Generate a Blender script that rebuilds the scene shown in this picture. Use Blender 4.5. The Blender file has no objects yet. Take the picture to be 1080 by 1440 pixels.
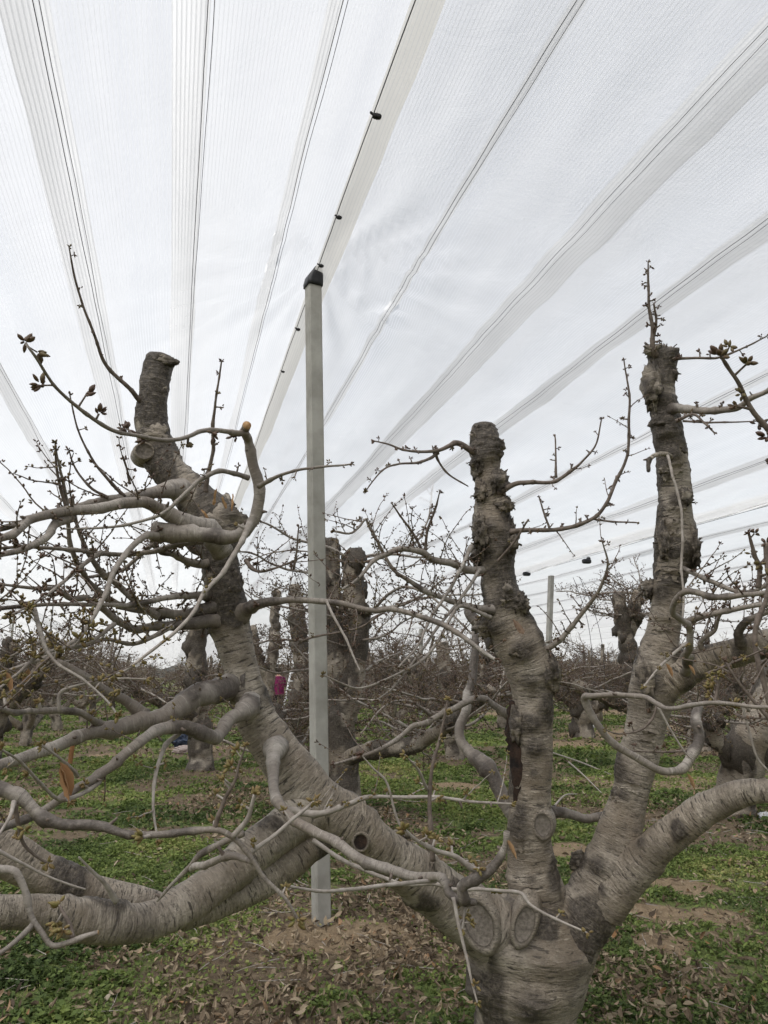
import bpy, math, random
import numpy as np
from mathutils import Vector

random.seed(7)
RNG = np.random.default_rng(11)
SC = bpy.context.scene
COL = SC.collection

# ------------------------------------------------------------------ camera frame
F = 1100.0                       # focal length in photo pixels (1080 x 1440)
PITCH = math.radians(11.7)
CAM = np.array([0.0, 0.0, 1.5])
FW = np.array([0, math.cos(PITCH), math.sin(PITCH)])
UP = np.array([0, -math.sin(PITCH), math.cos(PITCH)])
RT = np.array([1.0, 0, 0])


def ray(px, py):
    return RT * (px - 540) / F + UP * (720 - py) / F + FW


def at(px, py, Y):
    r = ray(px, py)
    return CAM + r * (Y / r[1])


def scale_at(px, py, Y):
    return (Y / ray(px, py)[1]) / F      # metres per photo pixel


def ground(px, py):
    r = ray(px, py)
    return CAM + r * (-CAM[2] / r[2])


# orchard rows run away from the camera, a little to its left
_v = ray(242, 948)
ROWA = math.atan2(-_v[0], _v[1])
D = np.array([-math.sin(ROWA), math.cos(ROWA), 0])      # along the rows
E = np.array([math.cos(ROWA), math.sin(ROWA), 0])       # across the rows


def world(s, u, z):
    return D * s + E * u + np.array([0, 0, z])


# ------------------------------------------------------------------ numeric noise
def _hash(i, j, k):
    n = (i * 374761393 + j * 668265263 + k * 2147483647) & 0xFFFFFFFF
    n = ((n ^ (n >> 13)) * 1274126177) & 0xFFFFFFFF
    n = ((n ^ (n >> 16)) * 2246822519) & 0xFFFFFFFF
    n = n ^ (n >> 15)
    return (n & 0xFFFFFF) / float(0xFFFFFF) * 2 - 1


def vnoise(p):
    p = np.asarray(p, float)
    i0 = np.floor(p).astype(np.int64)
    f = p - i0
    f = f * f * (3 - 2 * f)
    x, y, z = i0[:, 0], i0[:, 1], i0[:, 2]
    out = 0
    for a in (0, 1):
        wx = f[:, 0] if a else 1 - f[:, 0]
        for b in (0, 1):
            wy = f[:, 1] if b else 1 - f[:, 1]
            for c in (0, 1):
                wz = f[:, 2] if c else 1 - f[:, 2]
                out = out + wx * wy * wz * _hash(x + a, y + b, z + c)
    return out


def fbm(p, o=3):
    p = np.asarray(p, float)
    a, s, t = 1.0, 0.0, 0.0
    for _ in range(o):
        s = s + a * vnoise(p)
        t += a
        p = p * 2.03 + 17.3
        a *= 0.5
    return s / t


def sstep(a, b, x):
    t = np.clip((x - a) / (b - a), 0, 1)
    return t * t * (3 - 2 * t)


# ------------------------------------------------------------------ node helpers
def mat(name):
    m = bpy.data.materials.new(name)
    m.use_nodes = True
    nt = m.node_tree
    nt.nodes.clear()
    out = nt.nodes.new('ShaderNodeOutputMaterial')
    return m, nt, out


def N(nt, kind, **kw):
    n = nt.nodes.new(kind)
    for k, v in kw.items():
        if k.startswith('i_'):
            key = k[2:].replace('_', ' ')
            n.inputs[int(key) if key.isdigit() else key].default_value = v
        else:
            setattr(n, k, v)
    return n


def ramp(nt, fac, stops):
    r = nt.nodes.new('ShaderNodeValToRGB')
    e = r.color_ramp.elements
    while len(e) < len(stops):
        e.new(0.5)
    for q, (p, c) in zip(e, stops):
        q.position = p
        q.color = (c[0], c[1], c[2], 1) if not isinstance(c, (int, float)) else (c, c, c, 1)
    nt.links.new(fac, r.inputs[0])
    return r.outputs[0]


def mixc(nt, fac, a, b, mode='MIX'):
    m = nt.nodes.new('ShaderNodeMix')
    m.data_type = 'RGBA'
    m.blend_type = mode
    for s, v in ((m.inputs[0], fac), (m.inputs[6], a), (m.inputs[7], b)):
        if hasattr(v, 'is_linked'):
            nt.links.new(v, s)
        elif isinstance(v, (int, float)):
            s.default_value = v
        else:
            s.default_value = (v[0], v[1], v[2], 1)
    return m.outputs[2]


def math_n(nt, op, a, b=None):
    m = nt.nodes.new('ShaderNodeMath')
    m.operation = op
    for s, v in ((m.inputs[0], a), (m.inputs[1], b)):
        if v is None:
            continue
        if hasattr(v, 'is_linked'):
            nt.links.new(v, s)
        else:
            s.default_value = v
    return m.outputs[0]


def bark_material(name, light, mid, dark, lent=0.6, bump=0.5):
    m, nt, out = mat(name)
    at_ = N(nt, 'ShaderNodeAttribute', attribute_name='bk')
    ar = N(nt, 'ShaderNodeAttribute', attribute_name='rough')
    geo = N(nt, 'ShaderNodeNewGeometry')
    mp = N(nt, 'ShaderNodeMapping')
    mp.inputs['Scale'].default_value = (13, 13, 95)
    nt.links.new(at_.outputs['Vector'], mp.inputs[0])
    n1 = N(nt, 'ShaderNodeTexNoise', i_Scale=1.0, i_Detail=3.0, i_Roughness=0.6)
    nt.links.new(mp.outputs[0], n1.inputs['Vector'])
    mp2 = N(nt, 'ShaderNodeMapping')
    mp2.inputs['Scale'].default_value = (45, 45, 70)
    nt.links.new(at_.outputs['Vector'], mp2.inputs[0])
    n2 = N(nt, 'ShaderNodeTexNoise', i_Scale=1.0, i_Detail=4.0, i_Roughness=0.65)
    nt.links.new(mp2.outputs[0], n2.inputs['Vector'])
    n3 = N(nt, 'ShaderNodeTexNoise', i_Scale=7.0, i_Detail=5.0, i_Roughness=0.6)
    nt.links.new(geo.outputs['Position'], n3.inputs['Vector'])
    n4 = N(nt, 'ShaderNodeTexNoise', i_Scale=70.0, i_Detail=4.0, i_Roughness=0.7)
    nt.links.new(geo.outputs['Position'], n4.inputs['Vector'])
    base = mixc(nt, ramp(nt, n3.outputs['Fac'], [(0.36, 0.0), (0.64, 1.0)]), mid, light)
    n5 = N(nt, 'ShaderNodeTexNoise', i_Scale=2.4, i_Detail=3.0, i_Roughness=0.55)
    nt.links.new(geo.outputs['Position'], n5.inputs['Vector'])
    base = mixc(nt, ramp(nt, n5.outputs['Fac'], [(0.42, 0.0), (0.62, 0.55)]), base, (mid[0] * 0.75, mid[1] * 0.66, mid[2] * 0.55))
    base = mixc(nt, ramp(nt, n2.outputs['Fac'], [(0.32, 0.35), (0.50, 0.0)]), base, dark)
    base = mixc(nt, math_n(nt, 'MULTIPLY', ramp(nt, n1.outputs['Fac'], [(0.60, 0.0), (0.64, 1.0)]), lent), base,
                tuple(c * 0.75 for c in dark))
    base = mixc(nt, ramp(nt, n1.outputs['Fac'], [(0.32, 0.5), (0.38, 0.0)]), base, tuple(min(1, c * 1.3) for c in light))
    # thin cracks that ring the limb, dark and light
    mp3 = N(nt, 'ShaderNodeMapping')
    mp3.inputs['Scale'].default_value = (9, 9, 62)
    nt.links.new(at_.outputs['Vector'], mp3.inputs[0])
    n6 = N(nt, 'ShaderNodeTexNoise', i_Scale=1.0, i_Detail=4.0, i_Roughness=0.6, i_Distortion=0.3)
    nt.links.new(mp3.outputs[0], n6.inputs['Vector'])
    crack = ramp(nt, math_n(nt, 'ABSOLUTE', math_n(nt, 'SUBTRACT', n6.outputs['Fac'], 0.47)), [(0.0, 1.0), (0.014, 0.0)])
    crack = math_n(nt, 'MULTIPLY', crack, ramp(nt, n3.outputs['Fac'], [(0.42, 0.1), (0.58, 0.9)]))
    base = mixc(nt, crack, base, dark)
    ridge = ramp(nt, math_n(nt, 'ABSOLUTE', math_n(nt, 'SUBTRACT', n6.outputs['Fac'], 0.58)), [(0.0, 0.35), (0.012, 0.0)])
    base = mixc(nt, ridge, base, tuple(min(1, c * 1.25) for c in light))
    # dark weathered stains
    n7 = N(nt, 'ShaderNodeTexNoise', i_Scale=4.5, i_Detail=7.0, i_Roughness=0.68)
    nt.links.new(geo.outputs['Position'], n7.inputs['Vector'])
    base = mixc(nt, ramp(nt, n7.outputs['Fac'], [(0.46, 0.0), (0.70, 0.7)]), base, tuple(0.6 * a + 0.4 * b for a, b in zip(dark, mid)))
    # rough flaky old bark; on the upper left limb also painted shade
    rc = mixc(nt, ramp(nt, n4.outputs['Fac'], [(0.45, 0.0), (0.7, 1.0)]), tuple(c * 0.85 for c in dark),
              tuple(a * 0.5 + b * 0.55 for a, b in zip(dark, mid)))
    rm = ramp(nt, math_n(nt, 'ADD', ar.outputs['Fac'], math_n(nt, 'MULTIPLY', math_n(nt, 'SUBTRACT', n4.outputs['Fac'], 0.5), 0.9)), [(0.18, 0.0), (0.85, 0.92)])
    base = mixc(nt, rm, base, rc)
    hsum = math_n(nt, 'ADD', math_n(nt, 'MULTIPLY', n2.outputs['Fac'], 0.35),
                  math_n(nt, 'ADD', math_n(nt, 'MULTIPLY', n1.outputs['Fac'], -0.8), math_n(nt, 'ADD', math_n(nt, 'MULTIPLY', n4.outputs['Fac'], 0.9), math_n(nt, 'MULTIPLY', crack, -0.8))))
    b = N(nt, 'ShaderNodeBump', i_Strength=bump, i_Distance=0.012)
    nt.links.new(hsum, b.inputs['Height'])
    p = N(nt, 'ShaderNodeBsdfPrincipled')
    p.inputs['Roughness'].default_value = 0.58
    p.inputs['Specular IOR Level'].default_value = 0.4
    nt.links.new(base, p.inputs['Base Color'])
    nt.links.new(b.outputs[0], p.inputs['Normal'])
    nt.links.new(p.outputs[0], out.inputs[0])
    return m


def simple(name, a, b=None, scale=20.0, rough=0.8, bump=0.0, detail=4.0, spec=0.3, metallic=0.0):
    m, nt, out = mat(name)
    geo = N(nt, 'ShaderNodeTexCoord')
    n = N(nt, 'ShaderNodeTexNoise', i_Scale=scale, i_Detail=detail, i_Roughness=0.6)
    nt.links.new(geo.outputs['Object'], n.inputs['Vector'])
    p = N(nt, 'ShaderNodeBsdfPrincipled')
    p.inputs['Roughness'].default_value = rough
    p.inputs['Specular IOR Level'].default_value = spec
    p.inputs['Metallic'].default_value = metallic
    c = mixc(nt, ramp(nt, n.outputs['Fac'], [(0.35, 0.0), (0.65, 1.0)]), a, b or a)
    nt.links.new(c, p.inputs['Base Color'])
    if bump:
        bn = N(nt, 'ShaderNodeBump', i_Strength=bump, i_Distance=0.01)
        nt.links.new(n.outputs['Fac'], bn.inputs['Height'])
        nt.links.new(bn.outputs[0], p.inputs['Normal'])
    nt.links.new(p.outputs[0], out.inputs[0])
    return m


def leafy(name, stops, transl=0.25, scale=3.0):
    """colour from the per-face random attribute 'tint'"""
    m, nt, out = mat(name)
    a = N(nt, 'ShaderNodeAttribute', attribute_name='tint')
    c = ramp(nt, a.outputs['Fac'], stops)
    p = N(nt, 'ShaderNodeBsdfPrincipled')
    p.inputs['Roughness'].default_value = 0.75
    p.inputs['Specular IOR Level'].default_value = 0.25
    nt.links.new(c, p.inputs['Base Color'])
    t = N(nt, 'ShaderNodeBsdfTranslucent')
    nt.links.new(c, t.inputs[0])
    mx = N(nt, 'ShaderNodeMixShader', i_0=transl)
    nt.links.new(p.outputs[0], mx.inputs[1])
    nt.links.new(t.outputs[0], mx.inputs[2])
    nt.links.new(mx.outputs[0], out.inputs[0])
    return m


BARK = bark_material('cherry bark', (0.40, 0.352, 0.290), (0.215, 0.180, 0.140), (0.044, 0.034, 0.026), 0.85, 0.75)
BRANCH = bark_material('branch bark', (0.35, 0.32, 0.285), (0.20, 0.172, 0.147), (0.075, 0.06, 0.05), 0.35, 0.3)
TWIG = simple('twig bark', (0.085, 0.065, 0.053), (0.175, 0.14, 0.117), 60, 0.7)
TWIGPALE = simple('pale twig bark', (0.22, 0.19, 0.165), (0.35, 0.315, 0.28), 40, 0.7)
CUT = simple('cut wood', (0.30, 0.16, 0.07), (0.42, 0.27, 0.14), 90, 0.85, 0.3)
OLDCUT = simple('weathered cut wood', (0.10, 0.085, 0.07), (0.19, 0.165, 0.14), 70, 0.9, 0.5)
HEART = simple('dark split heartwood', (0.012, 0.009, 0.008), (0.050, 0.030, 0.021), 26, 0.95, 1.0)


def bud_material():
    m, nt, out = mat('swelling bud scales')
    geo = N(nt, 'ShaderNodeNewGeometry')
    n = N(nt, 'ShaderNodeTexNoise', i_Scale=9.0, i_Detail=2.0)
    nt.links.new(geo.outputs['Position'], n.inputs['Vector'])
    n2 = N(nt, 'ShaderNodeTexNoise', i_Scale=120.0, i_Detail=2.0)
    nt.links.new(geo.outputs['Position'], n2.inputs['Vector'])
    a = ramp(nt, n.outputs['Fac'], [(0.38, (0.07, 0.038, 0.025)), (0.5, (0.095, 0.055, 0.03)), (0.62, (0.115, 0.09, 0.03))])
    c = mixc(nt, ramp(nt, n2.outputs['Fac'], [(0.4, 0.0), (0.65, 0.5)]), a, (0.07, 0.035, 0.022))
    p = N(nt, 'ShaderNodeBsdfPrincipled')
    p.inputs['Roughness'].default_value = 0.6
    nt.links.new(c, p.inputs['Base Color'])
    nt.links.new(p.outputs[0], out.inputs[0])
    return m


BUD = bud_material()
BUDGREEN = simple('green yellow opening bud', (0.150, 0.132, 0.042), (0.165, 0.105, 0.046), 90, 0.6)


# ------------------------------------------------------------------ mesh builder
class MB:
    def __init__(self):
        self.V, self.B, self.R, self.T, self.M = [], [], [], [], []
        self.L, self.S = [], []
        self.n = 0

    def add(self, V, faces, bk=None, rough=0.0, mat=0, tint=None):
        """faces: array (k, 3) or (k, 4) or list of those"""
        V = np.asarray(V, float)
        for f in (faces if isinstance(faces, list) else [faces]):
            f = np.asarray(f, np.int64)
            if len(f) == 0:
                continue
            self.L.append((f + self.n).ravel())
            self.S.append(np.full(len(f), f.shape[1]))
            self.M.append(np.full(len(f), mat))
        self.V.append(V)
        self.B.append(np.asarray(bk, float) if bk is not None else V)
        self.R.append(np.broadcast_to(np.asarray(rough, float), (len(V),)))
        self.T.append(np.broadcast_to(np.asarray(0.5 if tint is None else tint, float), (len(V),)))
        self.n += len(V)

    def grid(self, P, mat=0, closed=False, bk=None, rough=0.0, cap0=False, cap1=False, capmat=None):
        """P (k, n, 3): rows of rings"""
        k, n = P.shape[:2]
        idx = np.arange(k * n).reshape(k, n)
        if closed:
            a, b = idx[:-1], idx[1:]
            q = np.stack([a, np.roll(a, -1, 1), np.roll(b, -1, 1), b], -1).reshape(-1, 4)
        else:
            q = np.stack([idx[:-1, :-1], idx[:-1, 1:], idx[1:, 1:], idx[1:, :-1]], -1).reshape(-1, 4)
        V = P.reshape(-1, 3)
        self.add(V, q, bk, rough, mat)
        base = self.n - len(V)
        for on, ring, flip in ((cap0, idx[0], True), (cap1, idx[-1], False)):
            if on:
                r = (ring[::-1] if flip else ring) + base
                self.L.append(r)
                self.S.append(np.array([n]))
                self.M.append(np.array([mat if capmat is None else capmat]))

    def box(self, c, size, axes=None, mat=0, bevel=0.0):
        c = np.asarray(c, float)
        A = np.eye(3) if axes is None else np.asarray(axes, float)
        h = np.asarray(size, float) / 2
        b = min(bevel, h.min() * 0.9)
        if b <= 0:
            s = np.array([[-1, -1, -1], [1, -1, -1], [1, 1, -1], [-1, 1, -1], [-1, -1, 1], [1, -1, 1], [1, 1, 1], [-1, 1, 1]])
            self.add(c + (s * h) @ A, np.array([[0, 3, 2, 1], [4, 5, 6, 7], [0, 1, 5, 4], [1, 2, 6, 5], [2, 3, 7, 6], [3, 0, 4, 7]]), mat=mat)
            return
        # octagonal prism profile with chamfered long edges and rims
        hx, hy, hz = h
        prof = np.array([[-hx + b, -hy], [hx - b, -hy], [hx, -hy + b], [hx, hy - b], [hx - b, hy], [-hx + b, hy], [-hx, hy - b], [-hx, -hy + b]])
        rows = []
        for z, k in ((-hz, 1 - b / max(hx, hy)), (-hz + b, 1), (hz - b, 1), (hz, 1 - b / max(hx, hy))):
            rows.append(np.column_stack([prof * k, np.full(8, z)]))
        P = c + np.array(rows) @ A
        self.grid(P, mat, True, cap0=True, cap1=True)

    def mesh(self, name, mats, off=(0, 0, 0), smooth=True):
        me = bpy.data.meshes.new(name)
        V = np.concatenate(self.V) - np.asarray(off, float)
        L = np.concatenate(self.L)
        S = np.concatenate(self.S)
        me.vertices.add(len(V))
        me.vertices.foreach_set('co', V.ravel())
        me.loops.add(len(L))
        me.loops.foreach_set('vertex_index', L.astype(np.int32))
        me.polygons.add(len(S))
        st = np.concatenate([[0], np.cumsum(S)[:-1]])
        me.polygons.foreach_set('loop_start', st.astype(np.int32))
        me.polygons.foreach_set('loop_total', S.astype(np.int32))
        me.polygons.foreach_set('material_index', np.concatenate(self.M).astype(np.int32))
        me.polygons.foreach_set('use_smooth', np.full(len(S), smooth))
        a = me.attributes.new('bk', 'FLOAT_VECTOR', 'POINT')
        a.data.foreach_set('vector', np.concatenate(self.B).ravel())
        for nm, arr in (('rough', self.R), ('tint', self.T)):
            a = me.attributes.new(nm, 'FLOAT', 'POINT')
            a.data.foreach_set('value', np.concatenate(arr))
        for m in mats:
            me.materials.append(m)
        me.update(calc_edges=True)
        me.validate()
        return me

    def build(self, name, mats, parent=None, off=(0, 0, 0), smooth=True):
        if not isinstance(mats, (list, tuple)):
            mats = [mats]
        o = bpy.data.objects.new(name, self.mesh(name, mats, off, smooth))
        COL.objects.link(o)
        if parent is not None:
            o.parent = parent
        return o


def empty(name, loc, label, cat, group=None):
    o = bpy.data.objects.new(name, None)
    o.empty_display_size = 0.1
    o.location = loc
    COL.objects.link(o)
    tag(o, label, cat, group)
    return o


def tag(o, label=None, cat=None, group=None, kind=None):
    if label:
        o['label'] = label
    if cat:
        o['category'] = cat
    if group:
        o['group'] = group
    if kind:
        o['kind'] = kind
    return o


# ------------------------------------------------------------------ tubes
def spline(P, R, ds):
    """Catmull-Rom through P with radii R, about ds apart"""
    P = np.asarray(P, float)
    R = np.asarray(R, float)
    Q = np.vstack([2 * P[0] - P[1], P, 2 * P[-1] - P[-2]])
    op, orr = [], []
    for i in range(len(P) - 1):
        p0, p1, p2, p3 = Q[i:i + 4]
        m = max(2, int(np.linalg.norm(p2 - p1) / ds + 0.5))
        t = np.linspace(0, 1, m, endpoint=False)[:, None]
        op.append(0.5 * (2 * p1 + (p2 - p0) * t + (2 * p0 - 5 * p1 + 4 * p2 - p3) * t ** 2 + (3 * p1 - p0 - 3 * p2 + p3) * t ** 3))
        s = t[:, 0] * t[:, 0] * (3 - 2 * t[:, 0]) * 0.5 + t[:, 0] * 0.5
        orr.append(R[i] * (1 - s) + R[i + 1] * s)
    op.append(P[-1:])
    orr.append(R[-1:])
    return np.vstack(op), np.concatenate(orr)


def frames(P):
    T = np.gradient(P, axis=0)
    T /= np.linalg.norm(T, axis=1)[:, None] + 1e-12
    a = np.array([0.3, 0.9, 0.1]) if abs(T[0][2]) > 0.8 else np.array([0, 0, 1.0])
    u = np.cross(T[0], a)
    u /= np.linalg.norm(u)
    U = np.empty_like(P)
    for i in range(len(P)):
        u = u - T[i] * (u @ T[i])
        u /= np.linalg.norm(u) + 1e-12
        U[i] = u
    return T, U, np.cross(T, U)


def sweep(mb, P, R, n, amp=0.0, rough_bias=None, mat=0, cap0=False, cap1=True, seed=0.0, push=None, capmat=None, dome=0.25, lum=2.2, bumps=None):
    """a bark-covered tube. amp: lumpiness relative to the radius; rough_bias: None = smooth bark, else how much old flaky bark"""
    T, U, W = frames(P)
    if cap1 and dome:
        # rounded-off worn end
        e = P[-1] + T[-1] * R[-1] * dome * 0.6
        e2 = P[-1] + T[-1] * R[-1] * dome
        P = np.vstack([P, e, e2])
        R = np.concatenate([R, [R[-1] * 0.86, R[-1] * 0.5]])
        if np.ndim(rough_bias):
            rough_bias = np.concatenate([rough_bias, rough_bias[-1:], rough_bias[-1:]])
        T, U, W = (np.vstack([X, X[-1:], X[-1:]]) for X in (T, U, W))
    k = len(P)
    a = np.arange(n) / n * 2 * math.pi
    ca, sa = np.cos(a), np.sin(a)
    Nn = U[:, None] * ca[None, :, None] + W[:, None] * sa[None, :, None]
    L = np.concatenate([[0], np.cumsum(np.linalg.norm(np.diff(P, axis=0), axis=1))])
    bk = np.stack([ca[None] * R[:, None], sa[None] * R[:, None], np.broadcast_to(L[:, None], (k, n))], -1) + seed
    V = P[:, None] + Nn * R[:, None, None]
    fl = V.reshape(-1, 3)
    nf = Nn.reshape(-1, 3)
    rf = np.repeat(R, n)
    rough = np.zeros(len(fl))
    if amp:
        d = rf * amp * fbm(fl * lum / max(R.mean(), 0.01) * 0.35 + seed * 3.1, 3)
        # horizontal ridges of cherry bark
        bq = bk.reshape(-1, 3)
        d += np.minimum(rf * 0.012, 0.0016) * vnoise(np.column_stack([bq[:, 0] * 16, bq[:, 1] * 16, bq[:, 2] * 90])) * (0.3 + np.maximum(0, vnoise(fl * 9)))
        if rough_bias is not None:
            rn = fbm(fl * np.array([7, 7, 5.0]) + seed * 1.7, 3)
            rb = np.repeat(rough_bias, n) if np.ndim(rough_bias) else rough_bias
            rough = sstep(0.12, 0.30, rn + rb)
            d += rough * np.minimum(1, rf / 0.045) * (0.006 + 0.011 * np.abs(fbm(fl * 42, 3)) + 0.004 * vnoise(fl * 130))
        fl = fl + nf * d[:, None]
    if bumps is not None:
        for (c, r, a, rg_) in bumps:
            dv = fl - c
            dd = np.sqrt((dv * dv).sum(1)) / r
            near = np.nonzero(dd < 2.0)[0]
            if len(near) == 0:
                continue
            g = np.exp(-(dd[near] / 0.85) ** 2)
            x = fl[near]
            h = a * g * (0.55 + 0.55 * fbm(x * 30 + c * 5, 3) + 0.5 * np.abs(vnoise(x * 75)))
            fl[near] = x + nf[near] * h[:, None]
            rough[near] = np.maximum(rough[near], rg_ * np.clip(g * (1.1 + 0.9 * fbm(x * 22, 3)), 0, 1))
    if push is not None:
        fl = fl + nf * push(fl)[:, None]
    mb.grid(fl.reshape(k, n, 3), mat, True, bk.reshape(-1, 3), rough, cap0, cap1, capmat)
    return fl.reshape(k, n, 3)


def thin(mb, P, R, n=5, mat=0):
    """cheap tube for twigs"""
    P = np.asarray(P, float)
    T, U, W = frames(P)
    a = np.arange(n) / n * 2 * math.pi
    V = P[:, None] + (U[:, None] * np.cos(a)[None, :, None] + W[:, None] * np.sin(a)[None, :, None]) * np.asarray(R)[:, None, None]
    mb.grid(V, mat, True, cap1=True)


_ICO = None


def lump_geo(nu=14, nv=9):
    th = np.linspace(0, math.pi, nv)
    a = np.arange(nu) / nu * 2 * math.pi
    return np.stack([np.sin(th)[:, None] * np.cos(a)[None], np.sin(th)[:, None] * np.sin(a)[None], np.broadcast_to(np.cos(th)[:, None], (nv, nu))], -1)


def ortho(d):
    d = np.asarray(d, float) / (np.linalg.norm(d) + 1e-12)
    a = np.array([0, 0, 1.0]) if abs(d[2]) < 0.9 else np.array([1.0, 0, 0])
    u = np.cross(d, a)
    u /= np.linalg.norm(u)
    return d, u, np.cross(d, u)


_OCT = np.array([[0, 4, 1], [1, 4, 2], [2, 4, 3], [3, 4, 0], [1, 5, 0], [2, 5, 1], [3, 5, 2], [0, 5, 3]])
_BUDP = [(0.0, 0.35), (0.25, 0.85), (0.5, 1.0), (0.78, 0.7), (1.0, 0.12)]


def bud(mb, p, d, ln, w, mat=0, n=6):
    """a pointed bud from p along d"""
    d, u, v = ortho(d)
    if n <= 4:
        mid = p + d * ln * 0.45
        V = np.array([mid + u * w, mid + v * w, mid - u * w, mid - v * w, p + d * ln, p - d * ln * 0.1])
        mb.add(V, _OCT, mat=mat)
        return
    a = np.arange(n) / n * 2 * math.pi
    rows = [p + d * ln * t + (u * np.cos(a)[:, None] + v * np.sin(a)[:, None]) * w * r for t, r in _BUDP]
    mb.grid(np.array(rows), mat, True, cap0=True, cap1=True)


def rv():
    v = RNG.normal(size=3)
    return v / np.linalg.norm(v)


def cluster(mb, p, d, size, mat=0, n=6, cnt=None):
    cnt = (cnt or int(RNG.integers(3, 7))) + 1
    for _ in range(cnt):
        q = d * RNG.uniform(0.2, 1.0) + rv() * 0.8
        q /= np.linalg.norm(q)
        s = size * RNG.uniform(0.55, 1.05)
        bud(mb, p + rv() * size * 0.12 + q * size * RNG.uniform(0, 0.45), q, s, s * RNG.uniform(0.20, 0.29), mat, n)


def wiggle(p, d, length, seg, bend=0.25, lift=0.0):
    """a twig path"""
    k = max(3, int(length / seg))
    P = [np.asarray(p, float)]
    d = np.asarray(d, float) / np.linalg.norm(d)
    for i in range(k):
        d = d + rv() * bend + np.array([0, 0, lift])
        d /= np.linalg.norm(d)
        P.append(P[-1] + d * length / k)
    return np.array(P)


def dress_twig(mb, P, r0, bsz, step, mats=(0, 1), n=5, bn=5, sp=0.6):
    """twig tube with buds along it and at its tip"""
    k = len(P)
    R = r0 * np.linspace(1, 0.45, k)
    thin(mb, P, R, n, mats[0])
    L = np.linalg.norm(np.diff(P, axis=0), axis=1).sum()
    m = max(1, int(L / step))
    for j in range(m):
        t = (j + RNG.uniform(0.3, 0.9)) / m * (k - 1)
        i = min(int(t), k - 2)
        p = P[i] + (P[i + 1] - P[i]) * (t - i)
        d = P[i + 1] - P[i]
        d = d / (np.linalg.norm(d) + 1e-9)
        q = d * 0.5 + rv()
        q -= d * min(0, q @ d)
        q /= np.linalg.norm(q)
        if RNG.random() < sp:
            bud(mb, p, q, bsz * RNG.uniform(0.7, 1.1), bsz * 0.3, mats[1], bn)
        else:
            cluster(mb, p + q * r0, q, bsz * 0.9, mats[1], bn, int(RNG.integers(2, 5)))
    d = P[-1] - P[-2]
    d /= np.linalg.norm(d)
    cluster(mb, P[-1], d * 1.4, bsz, mats[1], bn, int(RNG.integers(2, 4)))


# ------------------------------------------------------------------ pixel-space path (x, y, width, Y) -> 3D
def path(spec):
    """[(x, y, w, Y?), ...]; a missing Y runs on linearly between the ones given"""
    n = len(spec)
    Ys = [s[3] if len(s) > 3 else None for s in spec]
    known = [i for i in range(n) if Ys[i] is not None]
    Yi = np.interp(range(n), known, [Ys[i] for i in known])
    P = np.array([at(s[0], s[1], y) for s, y in zip(spec, Yi)])
    R = np.array([s[2] * 0.5 * scale_at(s[0], s[1], y) for s, y in zip(spec, Yi)])
    return P, R


exec_parts = []

# ================================================================== the row geometry
PB = ground(452, 1310)                       # foot of the concrete post
S0, U0 = PB @ D, at(446, 373, PB[1]) @ E
TOPY = PB[1]
_r = ray(443, 378)
ZR = CAM[2] + _r[2] * (PB[1] / _r[1])        # ridge height
SPAN, HALF = 8.0, 4.0
PSTEP = 9.0


def kof(px, py):
    r = ray(px, py)
    return (r @ E) / r[2]


_kv = kof(745, 805)
VALV = (U0 + HALF) / _kv                     # valley height above the camera
SLOPE = (ZR - CAM[2] - VALV) / HALF


def u_on_net(k):
    """lateral place of a line on the middle span seen along slope k"""
    v0 = ZR - CAM[2]
    a = k * (v0 + SLOPE * U0) / (1 + SLOPE * k)
    if a < U0:
        a = k * (v0 - SLOPE * U0) / (1 - SLOPE * k)
    return a


def net_z(s, u, wr=1.0):
    s = np.asarray(s, float)
    u = np.asarray(u, float)
    j = np.round((u - U0) / SPAN)
    du = np.abs(u - U0 - SPAN * j)
    z = ZR - SLOPE * du
    ph = (s - S0) / PSTEP
    z = z - 0.05 * np.sin(np.pi * ph) ** 2 * np.exp(-du / 1.3)          # ridge sags a little between posts
    z = z - 0.045 * np.sin(np.pi * np.clip(du / HALF, 0, 1)) ** 2
    if wr:
        p = np.column_stack([s.ravel() * 0.9, u.ravel() * 3.4, 0 * s.ravel() + 3.0])
        w = fbm(p, 3).reshape(s.shape) * 0.030
        p2 = np.column_stack([s.ravel() * 3.2, u.ravel() * 1.0, 0 * s.ravel() + 9.0])
        w += fbm(p2, 2).reshape(s.shape) * 0.016
        # folds that fan out from each post top
        near = (s - S0) - PSTEP * np.round(ph)
        r = np.sqrt(near ** 2 + du ** 2) + 1e-6
        th = np.arctan2(du * np.sign(u - U0 - SPAN * j + 1e-9), near)
        w += 0.024 * np.sin(th * 22 + 2 * np.sin(th * 5)) * np.exp(-((r - 0.55) / 0.6) ** 2)
        z = z + wr * w
    return z


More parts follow.
